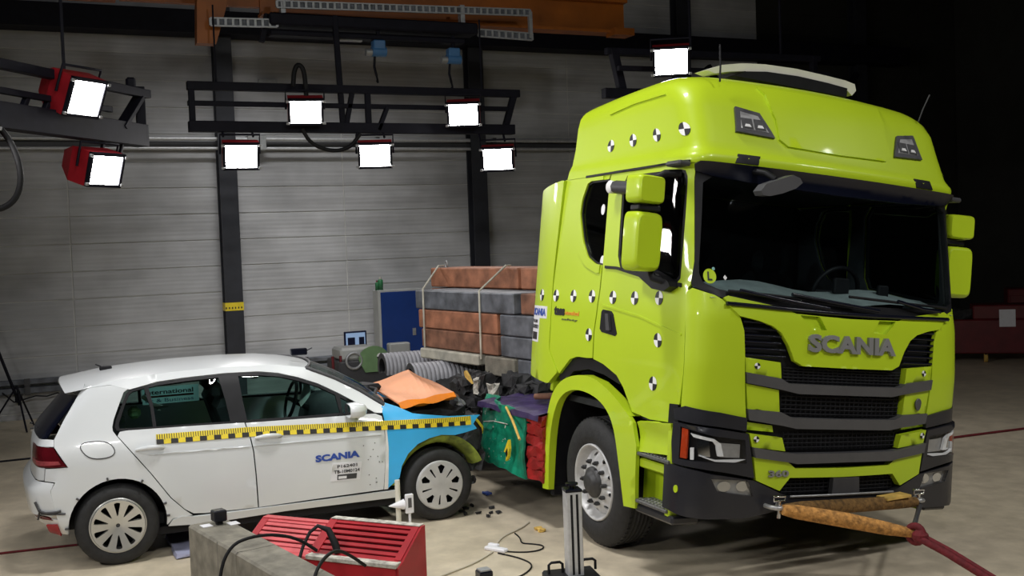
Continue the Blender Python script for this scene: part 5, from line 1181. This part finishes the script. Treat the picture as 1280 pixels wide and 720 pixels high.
for y, z, lab in ((-.80, 4.93, 'blue chain hoist under the left half of the black gantry'), (.24, 4.87, 'blue chain hoist under the right half of the black gantry')):
    t = thing('chain_hoist', lab, 'hoist', (-6.2, y, z), group='blue chain hoists'); t.scale = (1.35, 1.35, 1.2)
    m = MB(); m.cyl((0, -.07, .0), (0, .07, .0), .055, 14); m.box((-.05, -.06, .02), (.05, .06, .12), .01); m.build('motor', 'bluepart', t)
    m = MB(); m.cyl((.0, -.13, -.01), (.0, -.07, -.01), .04, 12); m.build('gear_cap', 'galv', t)
    m = MB(); m.tube([(0, -.04, -.05), (0, -.05, -.16), (.0, -.03, -.26)], .012, 6); m.build('chain', 'rig', t)
    m = MB(); m.tube([(.0, -.03, -.26), (.02, -.03, -.30), (.0, -.02, -.33), (-.025, -.02, -.31)], .01, 6); m.build('hook', 'rig', t)
    m = MB(); m.bar((0, 0, .1), (0, 0, .26), .03, .03); m.build('suspension', 'rig', t)
m = MB(); m.tube(soft([(-5.95, -2.0, 4.42), (-5.95, -1.98, 4.62), (-5.95, -1.92, 4.70), (-5.95, -1.85, 4.62), (-5.95, -1.84, 4.25)]), .03, 8); tag(m.build('cable_loop', 'cable'), 'black cable loop rising above the middle rig', 'cable')
m = MB(); m.tube(soft([(-6.0, -1.9, 3.9), (-6.0, -1.8, 3.72), (-6.0, -1.55, 3.62), (-6.0, -1.3, 3.66), (-6.0, -1.15, 3.85)]), .025, 8); tag(m.build('cable_loop', 'cable'), 'black cable sagging below the middle rig', 'cable')
m = MB(); m.box((WALLX+.0, -1.5, 5.12), (WALLX+.06, -1.2, 5.18)); tag(m.build('wall_lamp', 'galv'), 'small pale strip lamp high on the wall beside the banded column', 'lamp')
m = MB(); m.box((WALLX+.0, -1.75, 4.02), (WALLX+.2, -1.45, 4.26), .01); tag(m.build('junction_box', 'galv'), 'grey junction box on the wall pipes', 'box')
# ================================================================== BALLAST ON THE TRUCK BED
BO = Vector((-4.22, -1.10, 1.16)); BA = math.radians(8.5); e1 = Vector((math.cos(BA), math.sin(BA), 0)); e2 = Vector((-math.sin(BA), math.cos(BA), 0))
def beam(s0, s1, d0, d1, z0, z1, mt, label, name='ballast_beam', cat='steel beam', bev=.012):
    o = MB().box((s0, d0, 0), (s1, d1, z1-z0), bev).build(name, mt); o.location = BO+Vector((0, 0, z0)); o.rotation_euler = (0, 0, BA); return tag(o, label, cat, 'ballast beams on the truck bed' if name == 'ballast_beam' else None)
H_ = .206
beam(.06, 1.66, 0, .5, .10, .10+H_, 'rustdark', 'brown rusty beam at the bottom of the front ballast stack')
beam(.0, 1.66, 0, .5, .108+H_, .108+2*H_, 'rust', 'rust red beam, second from the bottom of the front ballast stack')
beam(-.06, 1.98, 0, .5, .116+2*H_, .116+3*H_, 'greysteel', 'long grey beam on top of the front ballast stack')
beam(1.72, 3.1, .0, .5, .108+H_, .108+2*H_, 'greysteel', 'grey beam beside the truck fairing, upper of two')
beam(1.72, 3.1, .0, .5, .10, .10+H_, 'greysteel', 'grey beam beside the truck fairing, lower of two')
beam(2.02, 3.1, .06, .5, .116+2*H_, .116+3*H_, 'rustdark', 'short brown beam behind the end of the long grey beam')
beam(-.7, 3.1, .56, 1.06, .10, .10+3*H_, 'rustdark', 'tall brown ballast block behind the front stack, under the top beams')
beam(-.70, 1.22, .56, 1.06, .118+3*H_, .118+4*H_+.02, 'rust', 'rust red beam on the very top of the ballast, left of the strap')
beam(1.28, 3.1, .56, 1.06, .118+3*H_, .118+4*H_+.02, 'rust', 'rust red beam on the very top of the ballast, beside the truck fairing')
beam(.1, 1.35, -.05, 1.7, -.02, .09, 'plank', 'pale plank platform under the front ballast stack', 'bed_plank', 'plank')
beam(1.45, 2.0, -.03, 1.7, -.10, .09, 'concrete', 'short pale concrete slab under the middle of the ballast', 'bed_slab', 'slab')
beam(2.02, 3.1, .0, 1.7, -.16, .09, 'greysteel', 'dark grey steel sill under the right end of the ballast', 'bed_sill', 'sill')
MB().box((-4.4, -.6, 1.0), (-1.0, .75, 1.06)).build('truck_bed', 'darkgrey', truck)
for k, (s_, ds) in enumerate(((.17, -.66), (1.38, -.38))):
    pts = [BO+e1*(s_+ds-.2)+e2*.75+Vector((0, 0, .16+4*H_)), BO+e1*(s_+ds)+e2*.56+Vector((0, 0, .165+4*H_)), BO+e1*s_+e2*(-.02)+Vector((0, 0, .135+3*H_)), BO+e1*s_+e2*(-.025)+Vector((0, 0, .05))]
    m = MB(); m.tube(pts, .011, 6); tag(m.build('tie_strap', 'plank'), 'pale tie strap down the front of the ballast, %s one' % ('left' if k == 0 else 'right'), 'strap', 'ballast tie straps')
for s_ in (-.55, 1.45):
    o = BO+e1*s_+e2*.7+Vector((0, 0, .125+4*H_+.01)); t = thing('lifting_eye', 'grey lifting eye on the top ballast beam, %s one' % ('left' if s_ < 1 else 'right'), 'lifting eye', tuple(o), group='lifting eyes')
    m = MB(); m.tube([(.035*math.cos(a), 0, .045+.035*math.sin(a)) for a in [2*PI*k/14 for k in range(14)]], .010, 6, closed=True); m.build('ring', 'galv', t); m = MB(); m.cyl((0, 0, 0), (0, 0, .015), .025, 10); m.build('collar', 'galv', t)
# ================================================================== MACHINES BEHIND THE CAR
cab = thing('tool_cabinet', 'blue steel cabinet with pale frame standing against the grey wall', 'cabinet', (-9.85, .60, 0))
m = MB(); m.box((-.30, -.40, 0), (.0, .40, 1.68), .01); m.build('body', 'cabgrey', cab)
m = MB(); m.box((.0, -.36, .05), (.02, .395, 1.645), .005); d = m.build('door', 'cabblue', cab)
m = MB(); m.cyl((.02, .20, .98), (.05, .20, .98), .022, 12); m.box((.02, .17, .90), (.028, .23, 1.02)); m.build('door_lock', 'galv', d)
for y, r, h in ((.28, .045, .20), (.22, .03, .15)):
    t = thing('spray_can', 'green bottle on the blue cabinet, %s' % ('larger one with pale cap' if r > .04 else 'thinner dark one'), 'bottle', (-9.95, y, 1.68), group='bottles on the blue cabinet')
    m = MB(); m.lathe([(0, 0), (r, 0), (r, h*.8), (r*.6, h*.9), (0, h*.9)], 14, 'Z'); m.build('can', 'bottle', t); m = MB(); m.lathe([(r*.5, h*.9), (r*.5, h*1.1), (0, h*1.1)], 10, 'Z'); m.build('cap', 'debrislight' if r > .04 else 'darkred', t)
mo = thing('monitor', 'small dark monitor with lit screen behind the car roof', 'monitor', (-8.0, -.75, .80))
m = MB(); m.box((-.03, -.17, .12), (.0, .17, .38), .008); m.build('bezel', 'screendark', mo)
m = MB(); m.box((.0, -.145, .15), (.004, .145, .355)); sc_ = m.build('screen', 'screen', mo)
for y in (-.12, .05): m = MB(); m.box((.004, y, .18), (.006, y+(.11 if y < 0 else .08), .29)); m.build('window_tile', 'screendark', sc_)
m = MB(); m.bar((-.03, 0, -.8), (-.03, 0, .14), .05, .05); m.box((-.15, -.15, -.80), (.1, .15, -.77)); m.build('stand', 'rig', mo)
mc = thing('test_sled', 'grey and green test machine with a round target behind the car', 'machine', (-6.1, -1.05, 0))
m = MB(); m.box((-.35, -.55, .30), (.25, .42, .98), .02); m.build('body', 'darkgrey', mc)
m = MB(); m.prism([(-.22, .82)]+[(-.10+.20*math.cos(a), .98+.17*math.sin(a)) for a in [PI-PI*k/10 for k in range(11)]]+[(.16, .98), (.16, .82)], lambda u, v, d: (d, u, v), .255, .285); gp = m.build('green_plate', 'greenmachine', mc)
m = MB(); disc_marker(m, lambda u, v, d: (.287+d, -.02+u, 1.01+v), .045, 1); m.build('target_marker', ['markwhite', 'markblack'], gp)
m = MB(); m.box((.12, .12, .98), (.26, .40, 1.16), .015); m.build('control_box', 'cabgrey', mc)
m = MB(); m.box((-.2, -.52, .98), (.24, -.05, 1.14), .03); m.build('hood', 'cabgrey', mc)
m = MB(); m.tube([(.27, -.36+.10*math.cos(a), .98+.10*math.sin(a)) for a in [2*PI*k/18 for k in range(18)]], .018, 6, closed=True); m.build('ring_flange', 'galv', mc)
for y in (-.62, -.52, -.44): m = MB(); m.cyl((.22, y, .02), (.22, y, 1.05), .018, 8); m.build('red_post', 'darkred', mc)
for s in (-1, 1): m = MB(); m.box((-.3, s*.38-.06, 0), (.2, s*.38+.06, .30), .01); m.build('foot', 'rig', mc)
# corrugated mudguards of the rear axle
def ribbed(x, y0, y1, z, r):
    T = Matrix.Translation((x, y0, z-r)); m = MB(T); L = y1-y0; n = int(L/.047); A = [PI*1.15-PI*1.3*i/18 for i in range(19)]
    for k in range(n):
        a = L*k/n; b = L*(k+1)/n; m.grid([[(rr*math.cos(q), h, r+rr*math.sin(q)) for q in A] for rr, h in ((r-.014, a), (r, a+(b-a)*.25), (r, a+(b-a)*.65), (r-.014, b))])
    t = m.build('ribbed_mudguard', 'ribbed', truck); t['label'] = 'grey ribbed half-tube mudguard'
    m = MB(T); m.grid([[(rr*math.cos(q), .0, r+rr*math.sin(q)) for q in A] for rr in (r, r-.06)]); m.build('end_ring', 'darkgrey', t)
    m = MB(T); m.grid([[((r-.06)*math.cos(q), h, r+(r-.06)*math.sin(q)) for q in A] for h in (0, L)]); m.build('inner_skin', 'black', t)
ribbed(-4.55, -1.45, -.45, 1.01, .17)
ribbed(-3.65, -1.42, -.60, .97, .17)
for x in (-4.58, -3.62):
    m = MB(); m.lathe([(.28, -1.22), (.40, -1.22), (.47, -1.19), (.49, -1.15), (.49, -.8), (.47, -.75), (.4, -.72), (.28, -.72)], 40, 'Y', (x, 0, .49)); w = m.build('rear_wheel', 'tyre', truck)
    m = MB(); m.lathe([(.0, -1.1), (.1, -1.1), (.14, -1.02), (.27, -1.05), (.29, -1.2)], 24, 'Y', (x, 0, .49)); m.build('wheel_disc', 'hub', w)
m = MB(); m.box((-4.95, -.70, .45), (-3.2, .6, .78), .02); m.build('rear_axle_frame', 'black', truck)
# dark wreckage between the guard box and the ballast
rd = random.Random(21)
for i in range(16):
    x, y, z = rd.uniform(-2.9, -1.75), rd.uniform(-1.15, -.75), rd.uniform(.78, 1.02); m = MB(); crumple((0, 0, 0), (rd.uniform(.06, .16), rd.uniform(.05, .12), rd.uniform(.05, .12)), 3, 3, 3, .03, 50+i, m)
    o = m.build('wreck_fragment', 'debris'); o.location = (x, y, z); tag(o, 'jumbled black wreck fragments heaped behind the green guard', 'debris', 'black wreck fragments')
MB().box((-3.0, -1.15, .55), (-1.9, -.55, .80), .03).build('side_tank', 'black', truck)
for (x, y, z, mt, lab) in ((-2.35, -1.16, 1.0, 'debrislight', 'pale torn casing among the black wreckage'), (-2.05, -1.14, .97, 'debrislight', 'small pale torn bracket near the fairing')):
    m = MB(); crumple((0, 0, 0), (.05, .04, .08), 2, 2, 3, .02, int(x*-100), m); o = m.build('torn_casing', mt); o.location = (x, y, z); tag(o, lab, 'debris')
m = MB(); m.prism([(-.10, .05), (-.06, .07), (.03, .02), (.10, -.05), (.03, -.03), (-.07, .0)], lambda u, v, d: (u, d, v), 0, .02); o = m.build('yellow_shard', 'foam'); o.location = (-2.55, -1.2, 1.07); tag(o, 'yellow splinter lying on the black wreckage', 'debris')
# ================================================================== CRUSHED GUARD BOX
gb = thing('side_guard_box', 'crushed side guard box with torn green skin, red core and purple lid', 'guard box', (-1.35, -1.25, .38))
rd = random.Random(5)
GO = (-1.35, -1.25, .38)
def gl(x, y, z): return (x-GO[0], y-GO[1], z-GO[2])
P = []
for i in range(15):
    u = i/14; row = []
    for j in range(11):
        v = j/10; x = -1.99+(1.03)*u+.16*(1-v)*(1-u); z = .36+.05*(1-u)+(.575+.02*u)*v; y = -1.34-.035*math.sin(7*u)*math.sin(5*v)+rd.uniform(-.006, .006)-.05*(1-v)*(1-u)+(.10*v*v*(1-u) if u < .3 else 0)
        row.append(gl(x, y, z+rd.uniform(-.008, .008)))
    P.append(row)
m = MB(); m.grid(P, False); m.grid([[(p[0], p[1]+.02, p[2]) for p in r] for r in P], False); m.grid([[r[-1] for r in P], [(r[-1][0], r[-1][1]+.02, r[-1][2]) for r in P]], False); m.grid([P[-1], [(p[0], p[1]+.02, p[2]) for p in P[-1]]], False); gs = m.build('green_skin', 'guardgreen', gb)
m = MB(); m.prism([(-.08, .18), (.02, .30), (.03, .22), (.0, .14), (-.05, .10), (-.03, .17)], lambda u, v, d: gl(-1.2+u, d, .38+v), -1.395, -1.37); m.build('torn_yellow_patch', 'yellow', gs)
m = MB(); m.prism([(-.04, .18), (.0, .22), (.0, .17), (-.02, .14)], lambda u, v, d: gl(-1.2+u, d, .38+v), -1.40, -1.39); m.build('tear', 'markblack', gs)
rs_ = random.Random(4)
m = MB()
for k in range(40):
    x, z = -1.9+.75*rs_.random()**1.3, .42+.45*rs_.random(); a = rs_.uniform(.004, .014); m.add([gl(x-a, -1.398, z), gl(x, -1.398, z-a*.6), gl(x+a, -1.398, z+a*.2), gl(x, -1.398, z+a)], [(0, 1, 2, 3)], False)
m.build('paint_chips', 'debrislight', gs)['kind'] = 'stuff'
m = MB(); m.tube([gl(-1.25, -1.37, .955), gl(-1.05, -1.40, .86), gl(-.88, -1.42, .73)], .012, 6); m.build('yellow_strip', 'foam', gb)
m = MB(); m.tube([gl(-1.75, -1.38, .76), gl(-1.5, -1.385, .80), gl(-1.22, -1.38, .81)], .006, 5); m.build('pale_scratch', 'debrislight', gb)
for k in range(6):
    m = MB(); crumple(gl(-.80, -1.26, .43+.095*k), (.15, .06, .045), 4, 2, 2, .012, 30+k, m); m.build('red_core_layer', 'guardred', gb)
m = MB(); m.box(gl(-1.85, -1.28, .42), gl(-.68, -.80, .90), .02); m.build('core_block', 'darkgrey', gb)
m = MB(); rows = []
for i in range(14):
    u = i/13; rows.append([gl(-1.92+1.30*u, -1.36+.45*v/7, .925+.008*math.sin(v*.9)+.016*abs(math.sin(u*17))+rd.uniform(-.006, .006)+.05*v/7+.02*u) for v in range(8)])
m.grid(rows, False); m.grid([[r[0] for r in rows], [(r[0][0], r[0][1]-.01, r[0][2]-.045+rd.uniform(-.012, .012)) for r in rows]], False); m.build('purple_lid', 'purple', gb)
m = MB(); m.tube([gl(-1.2, -1.1, 1.03), gl(-.95, -1.05, 1.06), gl(-.7, -1.0, 1.09)], .03, 6); m.build('brown_hose', 'rustdark', gb)
m = MB(); m.box(gl(-1.72, -1.30, .375), gl(-.66, -.85, .42), .01); m.build('base_rail', 'purple', gb)
for s in (-1.6, -.85): m = MB(); m.box(gl(s-.04, -.85, .5), gl(s+.04, -.35, .95), .01); m.build('mount', 'black', gb)
# ================================================================== TOW SLING
sl = thing('tow_sling', 'brown rope sling hitched between the bumper tow eyes', 'sling', (1.6, 0, .3))
so = Vector((1.6, 0, .3))
NE = XC @ Vector((1.60, -.62, .495)); FE = XC @ Vector((1.60, .62, .495)); JO = Vector((2.02, .10, .375))
m = MB(); m.tube([NE-so+Vector((.03, 0, .0)), NE.lerp(JO, .12)-so, NE.lerp(JO, .5)-so+Vector((0, 0, .005)), NE.lerp(JO, .8)-so, JO-so], [.035, .048, .052, .045, .03], 12); m.build('near_leg', 'rope', sl)
m = MB(); m.tube([NE-so+Vector((.0, .03, .0)), NE.lerp(FE, .15)-so, NE.lerp(FE, .5)-so+Vector((0, 0, -.004)), NE.lerp(FE, .85)-so, FE-so+Vector((0, -.04, 0))], [.03, .045, .05, .045, .035], 12); m.build('cross_leg', 'ropedark', sl)
m = MB(); m.tube([FE-so+Vector((.0, .0, -.03)), FE.lerp(JO, .5)-so, JO-so+Vector((-.02, .02, .02))], [.018, .016, .02], 8); m.build('far_link', 'darkgrey', sl)
m = MB(); p = NE.lerp(FE, .80)-so; m.box((p.x-.06, p.y-.10, p.z+.035), (p.x+.05, p.y+.12, p.z+.052)); m.build('tag', 'foam', sl)
rs = thing('red_tow_strap', 'dark red tow strap knotted to the sling and running off to the right', 'strap', tuple(JO))
m = MB(); m.tube([(.045*math.cos(a)+.02, .05*math.cos(a)*.4, .055*math.sin(a)) for a in [2*PI*k/16 for k in range(16)]], .024, 8, closed=True); rbox(m, (.05, .01, -.01), (.05, .05, .045), .03, .4); m.build('knot', 'strapred', rs)
d = Vector((2.55, .30, .14))-JO
for o2 in (-.022, .022): m = MB(); m.tube([Vector((.05, o2, -.01)), d*.4+Vector((0, o2, .01)), d*1.0+Vector((0, o2, 0)), d*1.6+Vector((0, o2, .045)), d*2.6+Vector((.1, o2, .03+.0*d.z))-Vector((0, 0, d.z*1.0))-Vector((0, 0, .0))], .024, 8); m.v = [(v[0], v[1], max(v[2], -.345)) for v in m.v]; m.build('strap_band', 'strapred', rs)
# ================================================================== FOREGROUND
cb = thing('concrete_block', 'grey concrete barrier block in the foreground with a camera on it', 'concrete block', (-.45, -4.08, 0), math.radians(10.5))
m = MB(); P = [[(x, -.145-.03*(1-z/.5), z) for x in (0, .5, 1, 2.2)] for z in (0, .46)]
m.box((0, -.14, 0), (2.3, .14, .5), .014); m.build('block_body', 'concrete', cb)
m = MB(); m.box((.58, -.1405, .0), (.586, -.139, .5)); m.build('block_joint', 'darkgrey', cb)
ac = thing('action_camera', 'small black action camera standing on the concrete block', 'camera', (-.31, -4.02, .5), math.radians(10.5))
m = MB(); m.box((-.045, -.045, .025), (.045, .045, .105), .008); m.build('camera_body', 'blackgloss', ac)
m = MB(); m.cyl((-.045, 0, .065), (-.065, 0, .065), .022, 12); m.build('lens', 'black', ac); m = MB(); m.box((-.02, -.02, .0), (.02, .02, .03)); m.build('mount', 'black', ac)
m = MB(); m.box((-.06, -.12, .0), (.02, -.05, .004)); m.build('white_tape', 'sticker', ac); m = MB(); m.box((.0, .05, .0), (.09, .12, .004)); m.build('white_tape', 'sticker', ac)
# red finned lamp housings on the floor, seen from behind
def finned(loc, yaw, L, D, H, Hs, label, mt, trim):
    t = thing('finned_lamp', label, 'floodlight', loc, yaw, 'finned red lamps on the floor')
    pr = [(0, 0), (D, 0), (D, H*.60), (D-.06, H*.66), (.04, H), (0, H)]
    m = MB()
    for s in (-L/2, L/2): m = MB(); m.prism(pr, lambda u, v, d: (d, -u, v), s-.012, s+.012); m.build('side_plate', 'red', t)
    m = MB(); m.box((-L/2, -.012, 0), (L/2, 0, H)); m.box((-L/2, -D, .0), (L/2, -D+.012, H*.60)); m.box((-L/2, -D, .0), (L/2, 0, .02)); m.build('body', 'red', t)
    n = 6; a = Vector((0, -.05, H-.01)); b = Vector((0, -D+.06, H*.66)); 
    m = MB(); m.add([(-L/2, -.04, H-.03), (L/2, -.04, H-.03), (L/2, -D+.05, H*.63), (-L/2, -D+.05, H*.63)], [(0, 1, 2, 3)], False); m.build('fin_backing', 'darkred', t)
    for k in range(n+1):
        p = a.lerp(b, k/n); m = MB(); w = .026 if k in (0, n) else .016; m.bar((-L/2+.02, p.y, p.z), (L/2-.02, p.y, p.z), w*1.8, .012, up=(0, -.45, .9)); m.build('fin', mt, t)
    for s in (-1, 1): m = MB(); m.bar((s*(L/2-.03), a.y, a.z+.004), (s*(L/2-.03), b.y, b.z+.004), .05, .012, up=(0, -.45, .9)); m.build('fin_frame', 'red', t)
    m = MB(); m.box((-L/2, -.055, H-.002), (L/2, .005, H+.008), .003); m.build('top_edge', trim, t)
    m = MB(); m.box((-L/2, -D-.015, H*.60), (L/2, -D+.07, H*.66), .004); m.build('lower_edge', trim, t)
    m = MB(); m.box((L/2+.012, -D*.75, .05), (L/2+.05, -D*.55, .20), .01); m.build('latch', 'black', t)
    return t
YR = math.radians(40)
finned((.21, -3.02, 0), YR, .72, .36, .50, 0, 'larger red finned lamp housing on the floor in the centre foreground', 'red', 'debrislight')
finned((-.38, -3.42, 0), YR, .62, .34, .44, 0, 'smaller faded red finned lamp housing beside the concrete block', 'redpale', 'redpale')
m = MB(); m.tube([(.28, -3.60, .34), (.22, -3.56, .40), (.18, -3.50, .48), (.17, -3.44, .515), (.22, -3.38, .49), (.27, -3.35, .40), (.29, -3.34, .34)], [.012, .012, .012, .013, .022, .026, .024], 8); tag(m.build('lamp_cable', 'cable'), 'short black cable arching onto the larger red lamp', 'cable')
m = MB(); m.tube(soft([(.55, -4.18, .1), (.50, -4.16, .4), (.48, -4.08, .55), (.47, -3.95, .585), (.42, -3.78, .565), (.38, -3.62, .50), (.36, -3.5, .40)]), .011, 8); tag(m.build('lamp_cable', 'cable'), 'black cable looping over the concrete block', 'cable')
m = MB(); m.tube(soft([(1.30, -3.78, .40), (1.22, -3.72, .53), (1.10, -3.62, .575), (.98, -3.52, .56), (.85, -3.40, .47), (.8, -3.3, .38)]), .011, 8); tag(m.build('lamp_cable', 'cable'), 'black cable arching at the bottom edge beside the red lamp', 'cable')
# white pole with sensor beside the front wheel
wp = thing('sensor_pole', 'cream plastic pole with a small white sensor beside the front wheel', 'pole', (-1.06, -2.46, 0))
m = MB(); m.cyl((0, 0, 0), (0, 0, .48), .022, 12); m.build('pole', 'cream', wp); m = MB(); m.box((-.09, -.07, 0), (.09, .07, .02), .005); m.build('base', 'darkgrey', wp)
m = MB(); m.box((.02, .05, .20), (.05, .12, .36), .006); m.tube([(.03, -.09, .28), (.03, .04, .28)], [.004, .045], 8); m.tube([(.035, .085, .02), (.035, .085, .2)], .012, 6); m.build('sensor', 'sticker', wp); m = MB(); m.box((.05, .07, .25), (.053, .10, .33)); m.build('sensor_print', 'greybar', wp)
# steel column stand in front of the truck wheel
js = thing('column_stand', 'square silver column stand with black cap and base in front of the truck wheel', 'stand', (.75, -1.78, 0), math.radians(-12))
m = MB(); m.box((-.055, -.055, .05), (.055, .055, .66), .006); m.build('column', 'pipe', js)
m = MB(); m.box((-.06, -.06, .655), (.06, .06, .675), .004); m.cyl((0, 0, .675), (0, 0, .70), .02, 10); m.cyl((0, 0, .70), (0, 0, .712), .045, 14); m.build('cap', 'blackgloss', js)
for s in (-1, 1): m = MB(); m.box((.055, s*.02-.008, .08), (.058, s*.02+.008, .64)); m.build('slot', 'black', js)
m = MB(); m.box((-.16, -.20, 0), (.16, .17, .07), .015); m.build('base', 'black', js)
for s in (-1, 1): m = MB(); m.tube([(-.06, s*.07, .07), (-.06, s*.07, .13), (-.06, s*.09, .145), (-.06, s*.15, .145), (-.06, s*.17, .13), (-.06, s*.17, .07)], .010, 6); m.build('handle', 'black', js)
sc2 = thing('floor_camera', 'small black camera on the floor at the bottom edge', 'camera', (.40, -2.32, 0)); m = MB(); m.box((-.05, -.05, 0), (.05, .05, .09), .008); m.build('camera_body', 'blackgloss', sc2); m = MB(); m.box((-.04, -.04, .09), (.04, .04, .10)); m.build('top_plate', 'galv', sc2)
ps = thing('power_strip', 'white power strip lying on the floor before the truck wheel', 'power strip', (-.28, -1.93, 0), .5); m = MB(); m.box((-.10, -.03, 0), (.10, .03, .03), .008); m.build('strip', 'sticker', ps); m = MB(); m.box((-.12, .04, 0), (-.02, .08, .035), .008); m.build('plug', 'sticker', ps)
def floor_cable(pts, r, mt, label): m = MB(); m.tube(soft([(x, y, r) for x, y in pts]), r, 6); tag(m.build('floor_cable', mt), label, 'cable', 'cables on the floor')
floor_cable([(-.9, -1.35), (-.75, -1.5), (-.62, -1.72), (-.45, -1.85), (-.32, -1.93)], .008, 'cablewhite', 'pale cable from the guard box to the power strip')
floor_cable([(-.25, -1.97), (-.05, -2.2), (.1, -2.5), (.25, -2.8)], .008, 'cablewhite', 'pale cable running left from the power strip')
floor_cable([(-.65, -1.6), (-.5, -1.62), (-.35, -1.68), (-.3, -1.62), (-.2, -1.55), (-.1, -1.62), (-.1, -1.75), (-.2, -1.88), (-.3, -1.9)], .006, 'cable', 'thin black cable coiling beside the power strip')
floor_cable([(-.2, -1.95), (.0, -1.86), (.2, -1.84), (.35, -1.95), (.45, -2.1), (.42, -2.3)], .006, 'cable', 'thin black cable curving towards the floor camera')
floor_cable([(-2.40, -9.0), (-2.36, -5.6), (-2.32, -5.2), (-2.27, -4.8), (-2.2, -4.3)], .010, 'strapred', 'thin red line on the floor behind the car')
floor_cable([(-1.7, 1.6), (-1.66, 3.2), (-1.62, 4.8), (-1.50, 6.2), (-1.2, 9.5), (-1.0, 13.6)], .014, 'strapred', 'thin red line on the floor right of the truck')
tag(MB().box((-6.9, -12, 0), (-6.83, -2.4, .012)).build('floor_channel', 'rig'), 'dark cable channel strip across the floor behind the car', 'floor strip')
m = MB(); crumple((0, 0, .0), (.36, .24, .012), 6, 5, 1, .010, 77, m); o = m.build('bluish_sheet', 'bluecloth'); o.location = (-1.75, -3.95, .024); tag(o, 'bluish crumpled sheet on the floor under the car door', 'sheet')
# tripod at the left edge
tp = thing('light_tripod', 'thin black tripod standing by the wall at the left edge', 'tripod', (-9.4, -5.35, 0))
m = MB(); m.tube([(-.1, -.35, 1.75), (.0, .08, .35)], .022, 8); m.build('column', 'rig', tp)
for dx, dy in ((.35, .15), (-.3, .25), (.0, -.35)): m = MB(); m.tube([(.0, .05, .62), (dx, dy, .01)], .014, 6); m.build('leg', 'rig', tp)
m = MB(); rbox(m, (0, .06, .45), (.04, .04, .06), .01); m.build('collar', 'rig', tp)
rc = random.Random(2)
m = MB(); m.tube([(WALLX+.19, -5.5+.15*k, .455+(.0 if k in (0, 11) else -.06-.10*abs(math.sin(1.9*k))*rc.uniform(.4, 1))) for k in range(12)], .012, 6); tag(m.build('tangled_cable', 'cable'), 'black cable hanging untidily under the wall ducts', 'cable')
m = MB(); m.tube([(-1.95, -2.98, 1.49), (-1.95, -2.95, 1.52), (-1.95, -2.9, 1.54)], .004, 5); rbox(m, (-1.95, -3.02, 1.515), (.03, .07, .03), .008)
rm = m.build('roof_camera', 'blackgloss'); tag(rm, 'small black camera on the car roof', 'camera')
# debris on the floor near the front wheel
rd = random.Random(9)
for i in range(9):
    x, y = rd.uniform(-1.7, -1.1), rd.uniform(-1.75, -1.35); m = MB(); crumple((0, 0, 0), (rd.uniform(.01, .03), rd.uniform(.01, .025), .008), 3, 2, 1, .007, 100+i, m); o = m.build('floor_fragment', 'debris'); o.location = (x, y, .014); tag(o, 'small dark plastic fragments on the floor between the car wheel and the truck', 'debris', 'floor fragments')
m = MB(); crumple((0, 0, 0), (.05, .03, .008), 3, 3, 1, .006, 70, m); o = m.build('blue_fragment', 'logoblue'); o.location = (-2.05, -1.25, .02); tag(o, 'dark blue plastic fragment on the floor under the guard box', 'debris')
m = MB(); crumple((0, 0, 0), (.05, .03, .01), 3, 2, 1, .008, 71, m); o = m.build('yellow_fragment', 'foam'); o.location = (-.62, -1.38, .016); tag(o, 'small yellow fragment on the floor beside the truck tyre', 'debris')
# ================================================================== DARK RIGHT SIDE
rcab = thing('workshop_trolley', 'dark red workshop trolley in the unlit corner at the right', 'trolley', (-6.6, 10.3, 0), math.radians(-42))
m = MB(); m.box((-.3, -.85, .15), (.3, .9, .75), .02); m.box((-.3, -.2, .75), (.3, .9, 1.0), .02); m.build('body', 'darkred', rcab)
for s in (-.7, 0, .7): m = MB(); m.lathe([(0, -.03), (.07, -.03), (.07, .03), (0, .03)], 14, 'Y', (.25, s, .07)); m.build('wheel', 'foam', rcab); m = MB(); m.box((.22, s-.02, .07), (.28, s+.02, .16)); m.build('wheel_fork', 'rig', rcab)
m = MB(); m.box((.302, .22, .62), (.306, .48, .92)); m.build('paper', 'sticker', rcab)
m = MB(); m.cyl((.38, -.80, .0), (.38, -.80, .62), .06, 10); m.build('post', 'greysteel', rcab)
m = MB(); crumple((0, -.3, .83), (.2, .4, .08), 3, 5, 2, .04, 15, m); m.build('tools_on_top', 'debris', rcab)
rcab2 = thing('workshop_cabinet', 'dark red cabinet at the right edge behind the trolley', 'cabinet', (-7.6, 12.6, 0), math.radians(-42)); m = MB(); m.box((-.3, -.4, 0), (.3, .6, 1.15), .02); m.build('body', 'darkred', rcab2)
for z in (.3, .6, .9): m = MB(); m.box((.3, -.35, z-.12), (.315, .55, z+.12), .004); m.build('drawer', 'darkred', rcab2)
